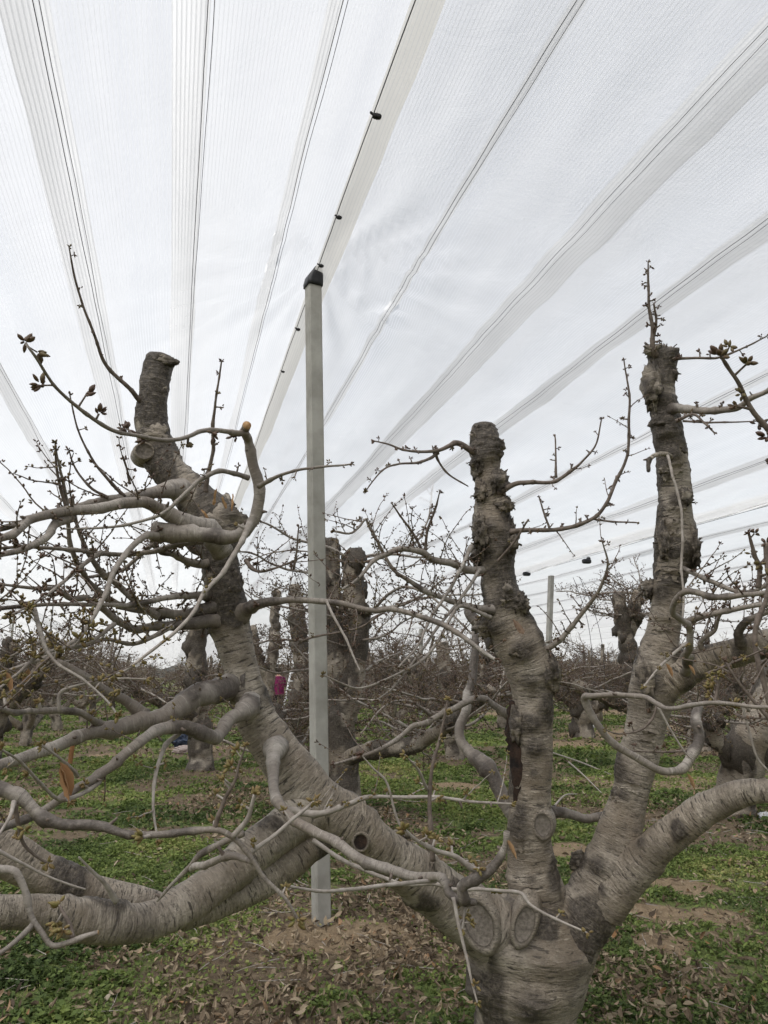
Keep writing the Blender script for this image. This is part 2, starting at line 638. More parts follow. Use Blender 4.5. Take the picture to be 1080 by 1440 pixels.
# ================================================================== net material
def net_material(name, trans, stripes=True, col=0.86):
    m, nt, out = mat(name)
    a = N(nt, 'ShaderNodeAttribute', attribute_name='bk')      # (along, across, 0) in metres
    sx = N(nt, 'ShaderNodeSeparateXYZ')
    nt.links.new(a.outputs['Vector'], sx.inputs[0])
    w = math_n(nt, 'FRACT', math_n(nt, 'DIVIDE', sx.outputs['Y'], 0.0175))
    tri = math_n(nt, 'ABSOLUTE', math_n(nt, 'SUBTRACT', w, 0.5))
    line = ramp(nt, tri, [(0.07, 1.0), (0.15, 0.0)])
    mp = N(nt, 'ShaderNodeMapping')
    mp.inputs['Scale'].default_value = (0.35, 2.2, 1)
    nt.links.new(a.outputs['Vector'], mp.inputs[0])
    n = N(nt, 'ShaderNodeTexNoise', i_Scale=1.6, i_Detail=5.0, i_Roughness=0.6)
    nt.links.new(mp.outputs[0], n.inputs['Vector'])
    n2 = N(nt, 'ShaderNodeTexNoise', i_Scale=2.3, i_Detail=7.0, i_Roughness=0.68, i_Distortion=0.6)
    nt.links.new(a.outputs['Vector'], n2.inputs['Vector'])
    n2s = N(nt, 'ShaderNodeMapping')
    if not isinstance(col, tuple):
        col = (col, col, col)
    cc = mixc(nt, ramp(nt, n.outputs['Fac'], [(0.3, 0.0), (0.7, 1.0)]), tuple(c * 0.93 for c in col), col)
    # gathers and thicker weave that run with the rows
    mg = N(nt, 'ShaderNodeMapping')
    mg.inputs['Scale'].default_value = (0.035, 1.15, 1)
    nt.links.new(a.outputs['Vector'], mg.inputs[0])
    ng = N(nt, 'ShaderNodeTexNoise', i_Scale=1.7, i_Detail=6.0, i_Roughness=0.62)
    nt.links.new(mg.outputs[0], ng.inputs['Vector'])
    gather = ramp(nt, ng.outputs['Fac'], [(0.34, 0.72), (0.5, 1.0), (0.66, 1.30)])
    cc = mixc(nt, 0.5, cc, gather, 'MULTIPLY')
    cc = mixc(nt, ramp(nt, ng.outputs['Fac'], [(0.3, 0.0), (0.5, 0.0)]), cc, cc)
    cc = mixc(nt, math_n(nt, 'MULTIPLY', line, 0.65 if stripes else 0.3), cc, (0.36, 0.37, 0.38))
    b = N(nt, 'ShaderNodeBump', i_Strength=0.24, i_Distance=0.06)
    nt.links.new(n2.outputs['Fac'], b.inputs['Height'])
    d = N(nt, 'ShaderNodeBsdfDiffuse')
    t = N(nt, 'ShaderNodeBsdfTranslucent')
    tp = N(nt, 'ShaderNodeBsdfTransparent')
    for q in (d, t):
        nt.links.new(cc, q.inputs[0])
        nt.links.new(b.outputs[0], q.inputs['Normal'])
    m1 = N(nt, 'ShaderNodeMixShader', i_0=0.72)
    nt.links.new(d.outputs[0], m1.inputs[1])
    nt.links.new(t.outputs[0], m1.inputs[2])
    m2 = N(nt, 'ShaderNodeMixShader', i_0=trans)
    nt.links.new(m1.outputs[0], m2.inputs[1])
    nt.links.new(tp.outputs[0], m2.inputs[2])
    if stripes:
        inv = math_n(nt, 'MULTIPLY', math_n(nt, 'MULTIPLY', math_n(nt, 'SUBTRACT', 1.0, math_n(nt, 'MULTIPLY', line, 0.7)), gather), trans)
        nt.links.new(inv, m2.inputs[0])
    nt.links.new(m2.outputs[0], out.inputs[0])
    return m


NET = net_material('ribbed white net', 0.50)
BAND = net_material('doubled net band', 0.24, False, 0.66)
HEM = net_material('folded ridge hem', 0.22, False, (0.66, 0.64, 0.59))
WIRE = simple('dark seam cord', (0.03, 0.03, 0.033), (0.05, 0.05, 0.055), 30, 0.6)
BLACK = simple('black plastic', (0.012, 0.012, 0.014), (0.022, 0.022, 0.024), 30, 0.45)
CONC = simple('cast concrete', (0.24, 0.232, 0.208), (0.36, 0.35, 0.32), 5, 0.9, 0.5, 12.0)


def net_sheet(s_arr, u_arr, wr, dz=0.0, ztop=None):
    mb = MB()
    Sg, Ug = np.meshgrid(s_arr, u_arr, indexing='ij')
    Z = net_z(Sg, Ug, wr) + dz
    P = D[None, None] * Sg[..., None] + E[None, None] * Ug[..., None]
    P = P + np.array([0, 0, 1.0]) * Z[..., None]
    bk = np.stack([Sg, Ug, 0 * Sg], -1).reshape(-1, 3)
    mb.grid(P, bk=bk)
    return mb


def along(lo, hi, fine_to, a, b):
    x = list(np.arange(lo, fine_to, a))
    x += list(np.arange(fine_to, hi, b)) + [hi]
    return np.array(x)


SFAR = 260.0
wire_us = sorted(u_on_net(kof(*p)) for p in ((480, 0), (290, 0), (52, 0), (0, 505), (0, 690), (800, 0), (1080, 16), (1080, 287), (1080, 511), (1080, 640)))
print('ridge k', kof(446, 373), kof(605, 0), kof(527, 157), kof(360, 620))
print('net: ridge u %.2f z %.2f post s %.2f slope %.3f valley z %.2f wires %s' % (U0, ZR, S0, SLOPE, CAM[2] + VALV, [round(x, 2) for x in wire_us]))


def cord(mb, u, s_arr, dz, r, wob=0.012, ph=0.0):
    uu = u + wob * fbm(np.column_stack([s_arr * 0.8, 0 * s_arr + ph, 0 * s_arr]), 3)
    P = D * s_arr[:, None] + E * uu[:, None]
    P = P + np.array([0, 0, 1.0]) * (net_z(s_arr, uu, 0.45) + dz - 0.012)[:, None]
    thin(mb, P, np.full(len(P), r), 4)


for j in (-5, -4, -3, -2, -1, 0, 1, 2, 3, 4, 5):
    uc = U0 + SPAN * j
    near = j == 0
    side = 'over the concrete post' if near else ('far ' if abs(j) > 2 else '') + 'beside the main bay'
    order = {1: 'first', 2: 'second', 3: 'third', 4: 'fourth', 5: 'fifth'}
    lab = 'white ribbed rain cover tented overhead along the capped concrete post' if near else \
        'white rain cover bay, %s bay to the %s of the overhead one' % (order[abs(j)], 'right' if j > 0 else 'left')
    root = empty('rain_cover', world(S0, uc, ZR), lab, 'rain cover', 'rain cover bays over the orchard')
    o3 = np.array(root.location)
    sl = along(-9.0, SFAR, 22.0, 0.10, 0.8) if near else along(-9.0 if abs(j) < 2 else 2.0, SFAR, 24.0 if abs(j) == 1 else 3.0, 0.3, 1.2)
    nu = 90 if near else 40 if abs(j) == 1 else 14
    for sg in (-1, 1):
        ua = uc + sg * np.linspace(0, HALF - 0.015, nu)
        net_sheet(sl, ua, 1.0).build('net_panel', NET, root, o3)
    ws = wire_us if near else [uc + q for q in (np.arange(-3.5, 3.6, 0.6) if abs(j) < 3 else (-3.4, -2, 2, 3.4))]
    wl = along(-2.0, SFAR, 16.0, 0.12, 1.0) if near else along(0.0, SFAR, 3.0, 1.0, 1.5)
    for q, u in enumerate(ws):
        mb = MB()
        cord(mb, u, wl, -0.012, 0.0017 if near else 0.0024, 0.012, q * 3.3)
        if near:
            cord(mb, u + 0.022, wl, -0.012, 0.0014, 0.016, q * 3.3 + 50)
        mb.build('seam_cord', WIRE, root, o3)
        if abs(j) < 2:
            sd = -1 if u < uc else 1
            wd = [0.12, 0.10, 0.17, 0.15, 0.07, 0.05, 0.19, 0.13, 0.10, 0.12, 0.1, 0.1, 0.1][q % 13]
            lo, hi = (-0.3, 0.7) if q % 2 else (-0.75, 0.25)
            if u > uc:
                lo, hi = (-0.15, 0.85)
            else:
                lo, hi = (-0.85, 0.15) if q != 2 else (-0.7, 0.3)
            ub = u + wd * np.linspace(lo, hi, 5)
            mb = MB()
            jag = 0.012 * fbm(np.column_stack([wl * 0.7, 0 * wl + q, 0 * wl]), 3)
            Sg, Ug = np.meshgrid(wl, ub, indexing='ij')
            Ug = Ug + jag[:, None] * np.linspace(-1, 1, 5)[None] * 1.5
            P = D * Sg[..., None] + E * Ug[..., None] + np.array([0, 0, 1.0]) * (net_z(Sg, Ug) - 0.006)[..., None]
            mb.grid(P, bk=np.stack([Sg, Ug, 0 * Sg], -1).reshape(-1, 3))
            mb.build('seam_band', BAND, root, o3)
    if abs(j) < 2:
        # folded hem along the ridge, hanging just right of it
        mb = MB()
        hl = along(-2.0, 60.0, 16.0, 0.1, 0.6)
        wob = 0.010 * fbm(np.column_stack([hl * 1.3, 0 * hl, 0 * hl + j]), 3)
        cols = []
        for t, drop in ((0.0, 0.035), (0.35, 0.05), (0.7, 0.048), (1.0, 0.040)):
            uu = uc - 0.03 + 0.13 * t + wob * (1 + t)
            cols.append(D * hl[:, None] + E * uu[:, None] + np.array([0, 0, 1.0]) * (net_z(hl, uu, 0.0) - drop)[:, None])
        P = np.stack(cols, 1)
        mb.grid(P, bk=np.stack([np.repeat(hl[:, None], 4, 1), np.repeat(np.linspace(0, .13, 4)[None], len(hl), 0), 0 * P[..., 0]], -1).reshape(-1, 3))
        mb.build('ridge_hem', HEM, root, o3)
        mb = MB()
        cord(mb, uc - 0.02, hl, -0.055, 0.0028, 0.014, 7.0)
        mb.build('ridge_wire', WIRE, root, o3)

# black clips: a little hooked plate with a pin, along the ridge and on the valley edge
def clip(P, sz, root):
    mb = MB()
    mb.box(P + np.array([0, 0, -sz * 0.2]), (sz, sz * 0.55, sz * 0.5), (E, D, np.array([0, 0, 1.0])), bevel=sz * 0.12)
    if sz < 0.06:
        mb.box(P + np.array([0, 0, 0.0]) - E * sz * 0.5, (sz * 0.7, sz * 0.3, sz * 0.18), (E * 0.8 - np.array([0, 0, 0.6]), D, np.array([0.0, 0, 0.8]) + E * 0.6), bevel=sz * 0.05)
    if sz < 0.06:
        thin(mb, np.array([P + np.array([0, 0, sz * 0.3]), P, P + np.array([0, 0, -sz * 0.6])]), np.full(3, sz * 0.1), 6)
    else:
        mb.box(P + np.array([0, 0, sz * 0.12]) + E * sz * 0.25, (sz * 0.4, sz * 0.4, sz * 0.3), (E, D, np.array([0, 0, 1.0])), bevel=sz * 0.08)
    o = mb.build('clip', BLACK, None, P, False)
    o.location = P
    return tag(o, root, 'clip', None)


ridge_clips = [(527, 157), (472, 303), (447, 372), (415, 461), (393, 519)]
for q, (px, py) in enumerate(ridge_clips):
    r = ray(px, py)
    t = (ZR - 0.06 - CAM[2]) / r[2]
    s = (r @ D) * t
    c = world(s, U0, float(net_z(s, U0, 0)) - 0.06)
    o = clip(c, (0.045, 0.035, 0.035, 0.035, 0.03)[q], ['black clip highest up the ridge hem of the rain cover', 'black clip on the ridge hem between the post cap and the highest clip',
                       'black clip on the ridge hem right above the post cap', 'black clip on the ridge hem just past the post top', 'black clip farthest down the ridge hem past the post'][q])
for q, (px, py) in enumerate([(830, 787), (745, 805), (676, 818), (637, 827), (608, 834), (585, 839)]):
    r = ray(px, py)
    t = (U0 + HALF) / (r @ E)
    s = (r @ D) * t
    c = world(s, U0 + HALF - 0.05, CAM[2] + r[2] * t)
    clip(c, 0.11, ['black clip on the white valley edge nearest the leaning right-hand trunk', 'black clip on the valley edge just above the pale post', 'black clip on the valley edge close beside the middle trunk',
                   'small black clip on the valley edge behind the twigs by the middle trunk', 'smaller black clip second last along the valley edge', 'smallest black clip last along the valley edge'][q])
r = ray(16, 784)
t = (U0 - HALF) / (r @ E)
clip(world((r @ D) * t, U0 - HALF + 0.05, CAM[2] + r[2] * t), 0.09, 'lone black clip on the net valley above the twigs at the left')

# ================================================================== posts
def post(p, top, w, label, lean=0.0, group='concrete posts under the rain cover', cap=True):
    root = empty('concrete_post', p, label, 'post', group)
    h = top - p[2]
    mb = MB()
    # square post with chamfered arrises and slightly worn edges
    ax = E * lean
    rows = []
    b = w * 0.09
    hw = w / 2
    prof = np.array([[-hw + b, -hw], [hw - b, -hw], [hw, -hw + b], [hw, hw - b], [hw - b, hw], [-hw + b, hw], [-hw, hw - b], [-hw, -hw + b]])
    a0 = math.radians(12)
    ex = E * math.cos(a0) + D * math.sin(a0)
    ey = -E * math.sin(a0) + D * math.cos(a0)
    zz = np.linspace(-0.2, h, 60)
    for z in zz:
        c = np.array([0, 0, z]) + E * lean * z
        q = prof * (1 + 0.012 * vnoise(np.column_stack([prof * 60, np.full(8, z * 9)])))[:, None]
        rows.append(c + ex * q[:, :1] + ey * q[:, 1:])
    mb.grid(np.array(rows), 0, True, cap0=True, cap1=True)
    mb.build('shaft', CONC, root, smooth=False)
    if cap:
        mb = MB()
        c0 = np.array([0, 0, h]) + E * lean * h
        k = w * 0.56
        rows = []
        for dz, sx, sy, off in ((-0.03, 1.0, 1.0, 0), (0.0, 1.02, 1.02, 0), (0.05, 0.9, 1.0, 0.10), (0.105, 0.55, 0.7, 0.42), (0.135, 0.30, 0.4, 0.55), (0.15, 0.10, 0.15, 0.55)):
            sq = np.array([[-1, -1], [-.5, -1.03], [.5, -1.03], [1, -1], [1.03, -.5], [1.03, .5], [1, 1], [.5, 1.03], [-.5, 1.03], [-1, 1], [-1.03, .5], [-1.03, -.5]])
            rows.append(c0 + np.array([0, 0, dz]) + ex * (sq[:, :1] * k * sx + k * off) + ey * sq[:, 1:] * k * sy)
        mb.grid(np.array(rows), 0, True, cap0=True, cap1=True)
        mb.build('cap', BLACK, root)
    return root


# lean so that the shaft runs up to the cap seen at (441, 402)
_q = ray(441, 402)
_t = at(441, 402, PB[1])
post(PB, _t[2], 0.094, 'tall grey concrete post with a black cap, behind the leaning left limb', (_t[0] - PB[0]) / _t[2] / E[0])
for px, y_top, j in ((16, 853, -1), (64, 875, -1), (95, 887, -1), (115.5, 895, -1), (128.6, 901, -1), (142, 905, -1)):
    u = U0 + SPAN * j
    r = ray(px, 900)
    t = u / (r @ E)
    s = (r @ D) * t
    p = world(s, u, 0.0)
    post(p, CAM[2] + (ray(px, y_top)[2]) * t - 0.02, 0.10, {16: 'weathered post at the left edge, largest of its row', 64: 'grey post second from the left edge above the thicket'}.get(px, 'thin grey post in the receding left row above the thicket'),
         group='far posts in the left row', cap=False)
for px, py, u, lab in ((771, 809, U0 + SPAN, 'pale leaning post seen right of the middle trunk'), (590, 884, U0 + SPAN, 'pale post half lost among twigs left of the middle trunk')):
    r = ray(px - (13 if px == 771 else 0), py)
    t = u / (r @ E)
    s = (r @ D) * t
    post(world(s, u, 0.0), CAM[2] + r[2] * t, 0.12, lab, 0.085 if px == 771 else 0.02, cap=False)

# two slack support wires by the pale post, from net to ground
for q, (a, b) in enumerate((((806, 812), (832, 948)), ((815, 812), (850, 945)))):
    Yq = 15.5
    mb = MB()
    A, B = at(a[0], a[1], Yq), at(b[0], b[1], Yq)
    tt = np.linspace(0, 1, 14)[:, None]
    P = A * (1 - tt) + B * tt + np.array([0.12, 0, 0]) * np.sin(tt * 3.1)
    P = np.vstack([P, [[P[-1][0], P[-1][1] + 0.3, -0.02]]])
    thin(mb, P, np.full(len(P), 0.005), 4)
    tag(mb.build('guy_wire', WIRE), ['thin dark guy wire next to the pale leaning post', 'thin dark guy wire farther from the pale leaning post'][q], 'wire', 'guy wires by the pale post')

# ================================================================== the large tree
TB = at(737, 1540, 3.42)
TB[2] = 0.0
tree = empty('cherry_tree', TB, 'big old grey cherry tree up close with four sawn-off limbs spreading from one short trunk', 'tree')

LIMBS = {
    'trunk': ([(737, 1585, 215, 3.42), (737, 1530, 176), (738, 1470, 150, 3.4), (738, 1420, 146), (740, 1370, 160), (742, 1325, 172, 3.4), (745, 1285, 120)], -0.02, 44),
    'left': ([(748, 1350, 100, 3.40), (706, 1318, 112), (655, 1284, 104), (605, 1246, 90, 3.22), (560, 1213, 82), (515, 1180, 84, 3.05), (470, 1148, 92), (422, 1098, 88, 2.97), (384, 1048, 78), (358, 1005, 68), (342, 950, 62),
              (324, 885, 64, 2.92), (314, 830, 58), (309, 785, 58), (303, 742, 66), (266, 692, 62), (230, 648, 62), (213, 604, 53), (214, 560, 46), (219, 528, 43), (224, 503, 41, 2.9)], -0.10, 36),
    'middle': ([(752, 1380, 125, 3.42), (756, 1320, 112), (756, 1265, 88), (748, 1215, 78), (744, 1180, 73), (746, 1130, 66), (749, 1080, 62), (750, 1030, 62), (748, 985, 66), (744, 940, 76), (730, 905, 78), (714, 866, 64),
                (703, 828, 54), (697, 785, 56), (693, 742, 58), (689, 700, 48), (684, 655, 38), (681, 625, 38), (680, 599, 33, 3.3)], 0.05, 34),
    'right': ([(765, 1390, 130, 3.42), (795, 1320, 120), (830, 1270, 100), (855, 1220, 82), (872, 1165, 72), (890, 1100, 64), (904, 1040, 64), (915, 985, 74), (922, 940, 72), (932, 890, 58), (939, 840, 54), (946, 780, 60),
               (950, 730, 58), (950, 680, 52), (942, 625, 48), (934, 575, 42), (932, 535, 40), (931, 498, 38, 3.25)], 0.02, 34),
    'low_right': ([(850, 1275, 70, 3.36), (890, 1228, 70), (925, 1190, 66), (965, 1158, 60), (1005, 1132, 54), (1045, 1116, 46), (1090, 1112, 43), (1160, 1116, 40, 2.9)], -0.22, 28),
    'mid_right': ([(915, 975, 60, 3.34), (955, 950, 56), (1000, 928, 48), (1045, 914, 44), (1085, 900, 41), (1160, 885, 38, 3.1)], -0.16, 26),
    'low_left': ([(505, 1150, 62, 3.04), (455, 1140, 76, 2.99), (410, 1158, 78), (355, 1200, 74), (305, 1240, 70), (255, 1275, 70), (200, 1297, 68), (140, 1298, 70), (70, 1286, 64), (0, 1282, 58), (-110, 1280, 56, 2.2)], -0.16, 30),
}
SPH = {}
SP = {}
for nm, (spec, rb, n) in LIMBS.items():
    P, R = path(spec)
    P2, R2 = spline(P, R, 0.011)
    # broad swellings along a limb
    R2 = R2 * {'trunk': 0.93, 'middle': 0.85, 'right': 0.80, 'mid_right': 0.82}.get(nm, 0.77) * (1 + 0.09 * fbm(np.column_stack([np.arange(len(R2)) * 0.08, np.full(len(R2), len(SP) * 5.0), 0 * R2]), 2))
    SP[nm] = (P2, R2)
    SPH[nm] = (P2[::4], R2[::4])


def pusher(me, h=0.055):
    C = np.vstack([SPH[k][0] for k in SPH if k != me])
    Q = np.concatenate([SPH[k][1] for k in SPH if k != me])

    def f(V):
        d = np.full(len(V), 9.0)
        for a in range(0, len(V), 4000):
            x = np.linalg.norm(V[a:a + 4000, None] - C[None], axis=2) - Q[None]
            d[a:a + 4000] = x.min(1)
        return np.maximum(0, h - np.abs(d)) ** 2 / (4 * h)
    return f


KNOTS = (
        # middle limb
        ('middle', 690, 632, 46, 46, 3.24), ('middle', 672, 650, 22, 60, 3.25), ('middle', 668, 690, 20, 34, 3.22), ('middle', 706, 676, 34, 44, 3.22), ('middle', 716, 708, 30, 28, 3.22), ('middle', 668, 748, 26, 60, 3.22),
        ('middle', 714, 760, 34, 66, 3.20), ('middle', 676, 775, 30, 44, 3.20), ('middle', 692, 738, 26, 30, 3.18), ('middle', 712, 834, 24, 44, 3.22), ('middle', 736, 846, 30, 34, 3.24), ('middle', 735, 915, 40, 34, 3.20),
        ('middle', 774, 945, 34, 70, 3.30), ('middle', 746, 960, 26, 22, 3.22), ('middle', 768, 993, 20, 24, 3.26), ('middle', 740, 1018, 34, 40, 3.22), ('middle', 750, 1052, 36, 30, 3.22), ('middle', 690, 880, 40, 34, 3.24), ('middle', 710, 1020, 22, 60, 3.3),
        ('middle', 722, 1165, 26, 60, 3.28), ('middle', 664, 610, 14, 20, 3.25), ('middle', 693, 606, 18, 14, 3.25),
        # right limb
        ('right', 902, 540, 30, 74, 3.2), ('right', 920, 492, 30, 20, 3.2), ('right', 938, 498, 30, 32, 3.2), ('right', 929, 555, 32, 22, 3.1), ('right', 934, 595, 40, 36, 3.1), ('right', 955, 632, 24, 20, 3.1),
        ('right', 920, 662, 20, 26, 3.18), ('right', 972, 770, 22, 70, 3.2), ('right', 962, 700, 26, 40, 3.16), ('right', 920, 830, 28, 34, 3.2), ('right', 915, 760, 16, 60, 3.2), ('right', 906, 960, 24, 90, 3.22), ('right', 870, 1085, 26, 50, 3.3),
        ('right', 818, 1215, 30, 36, 3.2), ('right', 870, 1120, 20, 30, 3.25), ('right', 950, 525, 14, 20, 3.2),
        # left limb
        ('left', 228, 508, 44, 26, 2.88), ('left', 215, 612, 54, 40, 2.88), ('left', 310, 735, 80, 62, 2.92), ('left', 340, 742, 46, 40, 2.93), ('left', 330, 700, 34, 30, 2.95), ('left', 330, 822, 28, 60, 2.82), ('left', 300, 812, 26, 40, 2.95),
        ('left', 300, 880, 30, 36, 2.86), ('left', 352, 1000, 44, 40, 2.78), ('left', 328, 968, 44, 50, 2.84), ('left', 346, 862, 34, 34, 2.90), ('left', 245, 545, 12, 16, 2.85), ('left', 508, 1160, 60, 30, 3.0), ('left', 545, 1205, 40, 26, 3.1), ('left', 412, 1120, 50, 40, 2.92),
        # base
        ('trunk', 690, 1385, 70, 60, 3.28), ('trunk', 745, 1405, 60, 50, 3.22), 
        ('low_right', 905, 1212, 50, 34, 3.24), ('low_right', 985, 1128, 40, 30, 3.12), ('mid_right', 1008, 925, 22, 22, 3.18), ('mid_right', 1040, 938, 40, 24, 3.2),
        ('low_left', 185, 1288, 30, 52, 2.62), ('low_left', 232, 1270, 26, 34, 2.7), ('low_left', 95, 1262, 50, 30, 2.5), ('low_left', 300, 1262, 26, 22, 2.72))


def seat(px, py, Y, slack=0.25):
    """how far away the wood of the big tree first shows along the ray through a photo pixel"""
    C = np.vstack([SPH[k][0] for k in SPH])
    Q = np.concatenate([SPH[k][1] for k in SPH])
    for y in np.arange(Y - slack, Y + slack, 0.006):
        if (np.linalg.norm(C - at(px, py, y), axis=1) - Q).min() < 0:
            return y
    return Y


limb_obj = {}
for q, (nm, (spec, rb, n)) in enumerate(LIMBS.items()):
    P2, R2 = SP[nm]
    bias = np.full(len(R2), rb)
    tt = np.linspace(0, 1, len(R2))
    if nm in ('middle', 'right'):
        bias = bias + 0.10 * np.sin(tt * 9 + 1) + 0.06 * tt + 0.14 * sstep(0.4, 0.7, tt)
        bias[-14:] += 0.35
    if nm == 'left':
        bias = bias + 0.36 * np.exp(-((tt - 0.76) / 0.10) ** 2) + 0.30 * sstep(0.5, 0.68, tt) - 0.1 * np.exp(-((tt - 0.45) / 0.12) ** 2)  # upper part darker: mossy bark, plus shade painted in as rough bark
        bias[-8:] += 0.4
    if nm == 'trunk':
        bias = bias + 0.02 * tt
    bumps = []
    for (kl, px, py, w, h, Yk) in KNOTS:
        if kl == nm:
            kk = scale_at(px, py, Yk)
            c = at(px, py, Yk + w * kk * 0.3)
            i = int(np.argmin(np.linalg.norm(P2 - c, axis=1)))
            dv = c - P2[i]
            c = P2[i] + dv / (np.linalg.norm(dv) + 1e-9) * R2[i]
            soft = nm in ('low_right', 'mid_right', 'low_left') or (nm == 'left' and py > 850)
            bumps.append((c, 0.55 * math.sqrt(w * h) * kk, (0.22 if soft else 0.34) * min(w, h) * kk, 0.5 if soft else 1.0))
    # small random burrs along the limb
    for b in range(int(len(P2) * 0.16)):
        i = int(RNG.integers(5, len(P2) - 3))
        dv = rv()
        bumps.append((P2[i] + dv * R2[i], RNG.uniform(0.012, 0.03), RNG.uniform(0.004, 0.012), RNG.uniform(0.2, 0.9)))
    mb = MB()
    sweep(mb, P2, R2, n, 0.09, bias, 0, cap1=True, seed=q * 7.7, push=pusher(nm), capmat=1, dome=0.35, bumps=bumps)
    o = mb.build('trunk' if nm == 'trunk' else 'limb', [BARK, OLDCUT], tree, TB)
    limb_obj[nm] = o
for nm, lb in (('left', 'long smooth limb leaning left with its top cut off'), ('middle', 'upright limb with warty dark knots and a dark split'), ('right', 'limb with flaking bark leaning right'),
               ('low_left', 'pale limb lying almost level near the ground'), ('low_right', 'pale arching limb with dark dashes'), ('mid_right', 'level side limb')):
    limb_obj[nm]['label'] = lb


def knot(limb, px, py, w, h, Y, rough=1.0, seed=0, mat=0, name='knot', depth=0.8, rotz=0.0, spiky=0.5):
    """a warty swelling of old bark"""
    c = at(px, py, Y)
    k = scale_at(px, py, Y)
    g = lump_geo(30, 20)
    V = g.reshape(-1, 3)
    f = 0.86 + 0.35 * fbm(V * 1.7 + seed * 9.1, 2) + spiky * (0.75 * np.maximum(0, fbm(V * 4.6 + seed * 3.3, 3)) + 0.30 * np.abs(vnoise(V * 9 + seed)) - 0.12) + 0.08 * vnoise(V * 21 + seed)
    P2, R2 = SP[limb]
    c = c + FW * w * k * 0.10
    i = int(np.argmin(np.linalg.norm(P2 - c, axis=1)))
    dv = c - P2[i]
    dn = np.linalg.norm(dv)
    if dn > R2[i] * 0.95:                      # keep it grown into the wood
        c = P2[i] + dv / dn * (R2[i] * 1.0 + min(w, h) * k * 0.14)
    V = V * f[:, None]
    V = V * np.array([w * 0.5 * k, max(w, h) * 0.5 * k * depth, h * 0.5 * k])
    ca, sa = math.cos(rotz), math.sin(rotz)
    V = np.column_stack([V[:, 0] * ca + V[:, 2] * sa, V[:, 1], -V[:, 0] * sa + V[:, 2] * ca])
    P = (V + c).reshape(g.shape)
    mb = MB()
    nz = sstep(-0.35, 0.25, fbm(V * 16 / max(w * k, 0.02) * 0.12 + seed * 2, 3)) * rough
    mb.grid(P, mat, True, bk=V * 1.0 + seed, rough=nz)
    # broken dead spurs bristling from it
    if spiky > 0.6:
        for _ in range(int(RNG.integers(3, 8))):
            d = rv() * np.array([1, 0.6, 0.8]) + np.array([0, 0, 0.15])
            d /= np.linalg.norm(d)
            p0 = c + d * np.array([w, w * depth, h]) * k * 0.36
            ln = RNG.uniform(0.012, 0.034)
            W = wiggle(p0, d, ln, 0.008, 0.35)
            r0 = RNG.uniform(0.003, 0.007)
            thin(mb, W, r0 * np.linspace(1, RNG.uniform(0.3, 1.0), len(W)), 5, mat)
            mb.R[-1] = np.full(len(mb.R[-1]), 0.9)
            if RNG.random() < 0.4:
                cluster(mb, W[-1], d, 0.009, mat, 5, 3)
    return mb.build(name, [BARK, OLDCUT, HEART], limb_obj[limb], TB)


def scar(limb, px, py, w, h, Y, rotz=0.0, seed=0, dark=False):
    """an old pruning wound: a raised ring of healed bark round a sunken weathered face"""
    Y = min(seat(px + 0.42 * w * math.cos(q), py + 0.42 * h * math.sin(q), Y, 0.3) for q in np.arange(8) * 0.785) - 0.012
    c = at(px, py, Y)
    k = scale_at(px, py, Y) * 0.5
    n = 36
    a = np.arange(n) / n * 2 * math.pi
    to = (CAM - c) * np.array([1, 1, 0.35])
    to /= np.linalg.norm(to)
    _, u, v = ortho(to)
    u = np.cross(np.array([0, 0, 1.0]), to)
    u /= np.linalg.norm(u)
    v = np.cross(to, u)
    ca, sa = math.cos(rotz), math.sin(rotz)
    u, v = u * ca + v * sa, -u * sa + v * ca
    rows = []
    wob = 1 + 0.06 * vnoise(np.column_stack([np.cos(a) * 2, np.sin(a) * 2, 0 * a + seed]))
    for rr, dp in ((1.5, -0.13), (1.28, -0.035), (1.12, 0.000), (1.0, 0.007), (0.9, 0.006), (0.80, -0.001), (0.66, -0.007), (0.35, -0.010), (0.02, -0.009)):
        rows.append(c + u * (np.cos(a) * w * k * rr * wob)[:, None] + v * (np.sin(a) * h * k * rr * wob)[:, None] + to * (dp * min(1.0, w * k / 0.07) if dp > -0.03 else dp))
    mb = MB()
    R = np.array(rows)
    mb.grid(R[:6], 0, True, bk=R[:6].reshape(-1, 3) * 3, rough=np.repeat([0.2, 0.15, 0.15, 0.2, 0.45, 0.9], n))
    mb.grid(R[5:], 1 if not dark else 2, True)
    return mb.build('pruning_scar', [BARK, OLDCUT, HEART], limb_obj[limb], TB)


K = 0
for limb, px, py, w, h, Y in KNOTS:
    K += 1
    r_ = 0.5 if limb in ('low_right', 'mid_right', 'low_left') or (limb == 'left' and py > 850) else 1.0
    if limb == 'trunk':
        r_ = 0.75
    if r_ == 1.0 and (K % 3 != 2 or py < 860):
        knot(limb, px, py, w * 0.92, h * 0.92, seat(px, py, Y) + 0.008, r_, K * 1.37, spiky=1.0 if limb in ('middle', 'right') and py < 900 else 0.55)
for limb, px, py, w, h, Y, rz, dk in (('middle', 763, 1161, 26, 34, 3.22, 0, False), ('trunk', 674, 1300, 44, 70, 3.20, 0.35, False), ('trunk', 738, 1300, 30, 56, 3.18, -0.35, False), 
                                      ('left', 203, 634, 26, 22, 2.84, 0, False), ('left', 507, 1184, 22, 24, 3.0, 0, True)):
    K += 1
    scar(limb, px, py, w, h, Y, rz, K, dk)

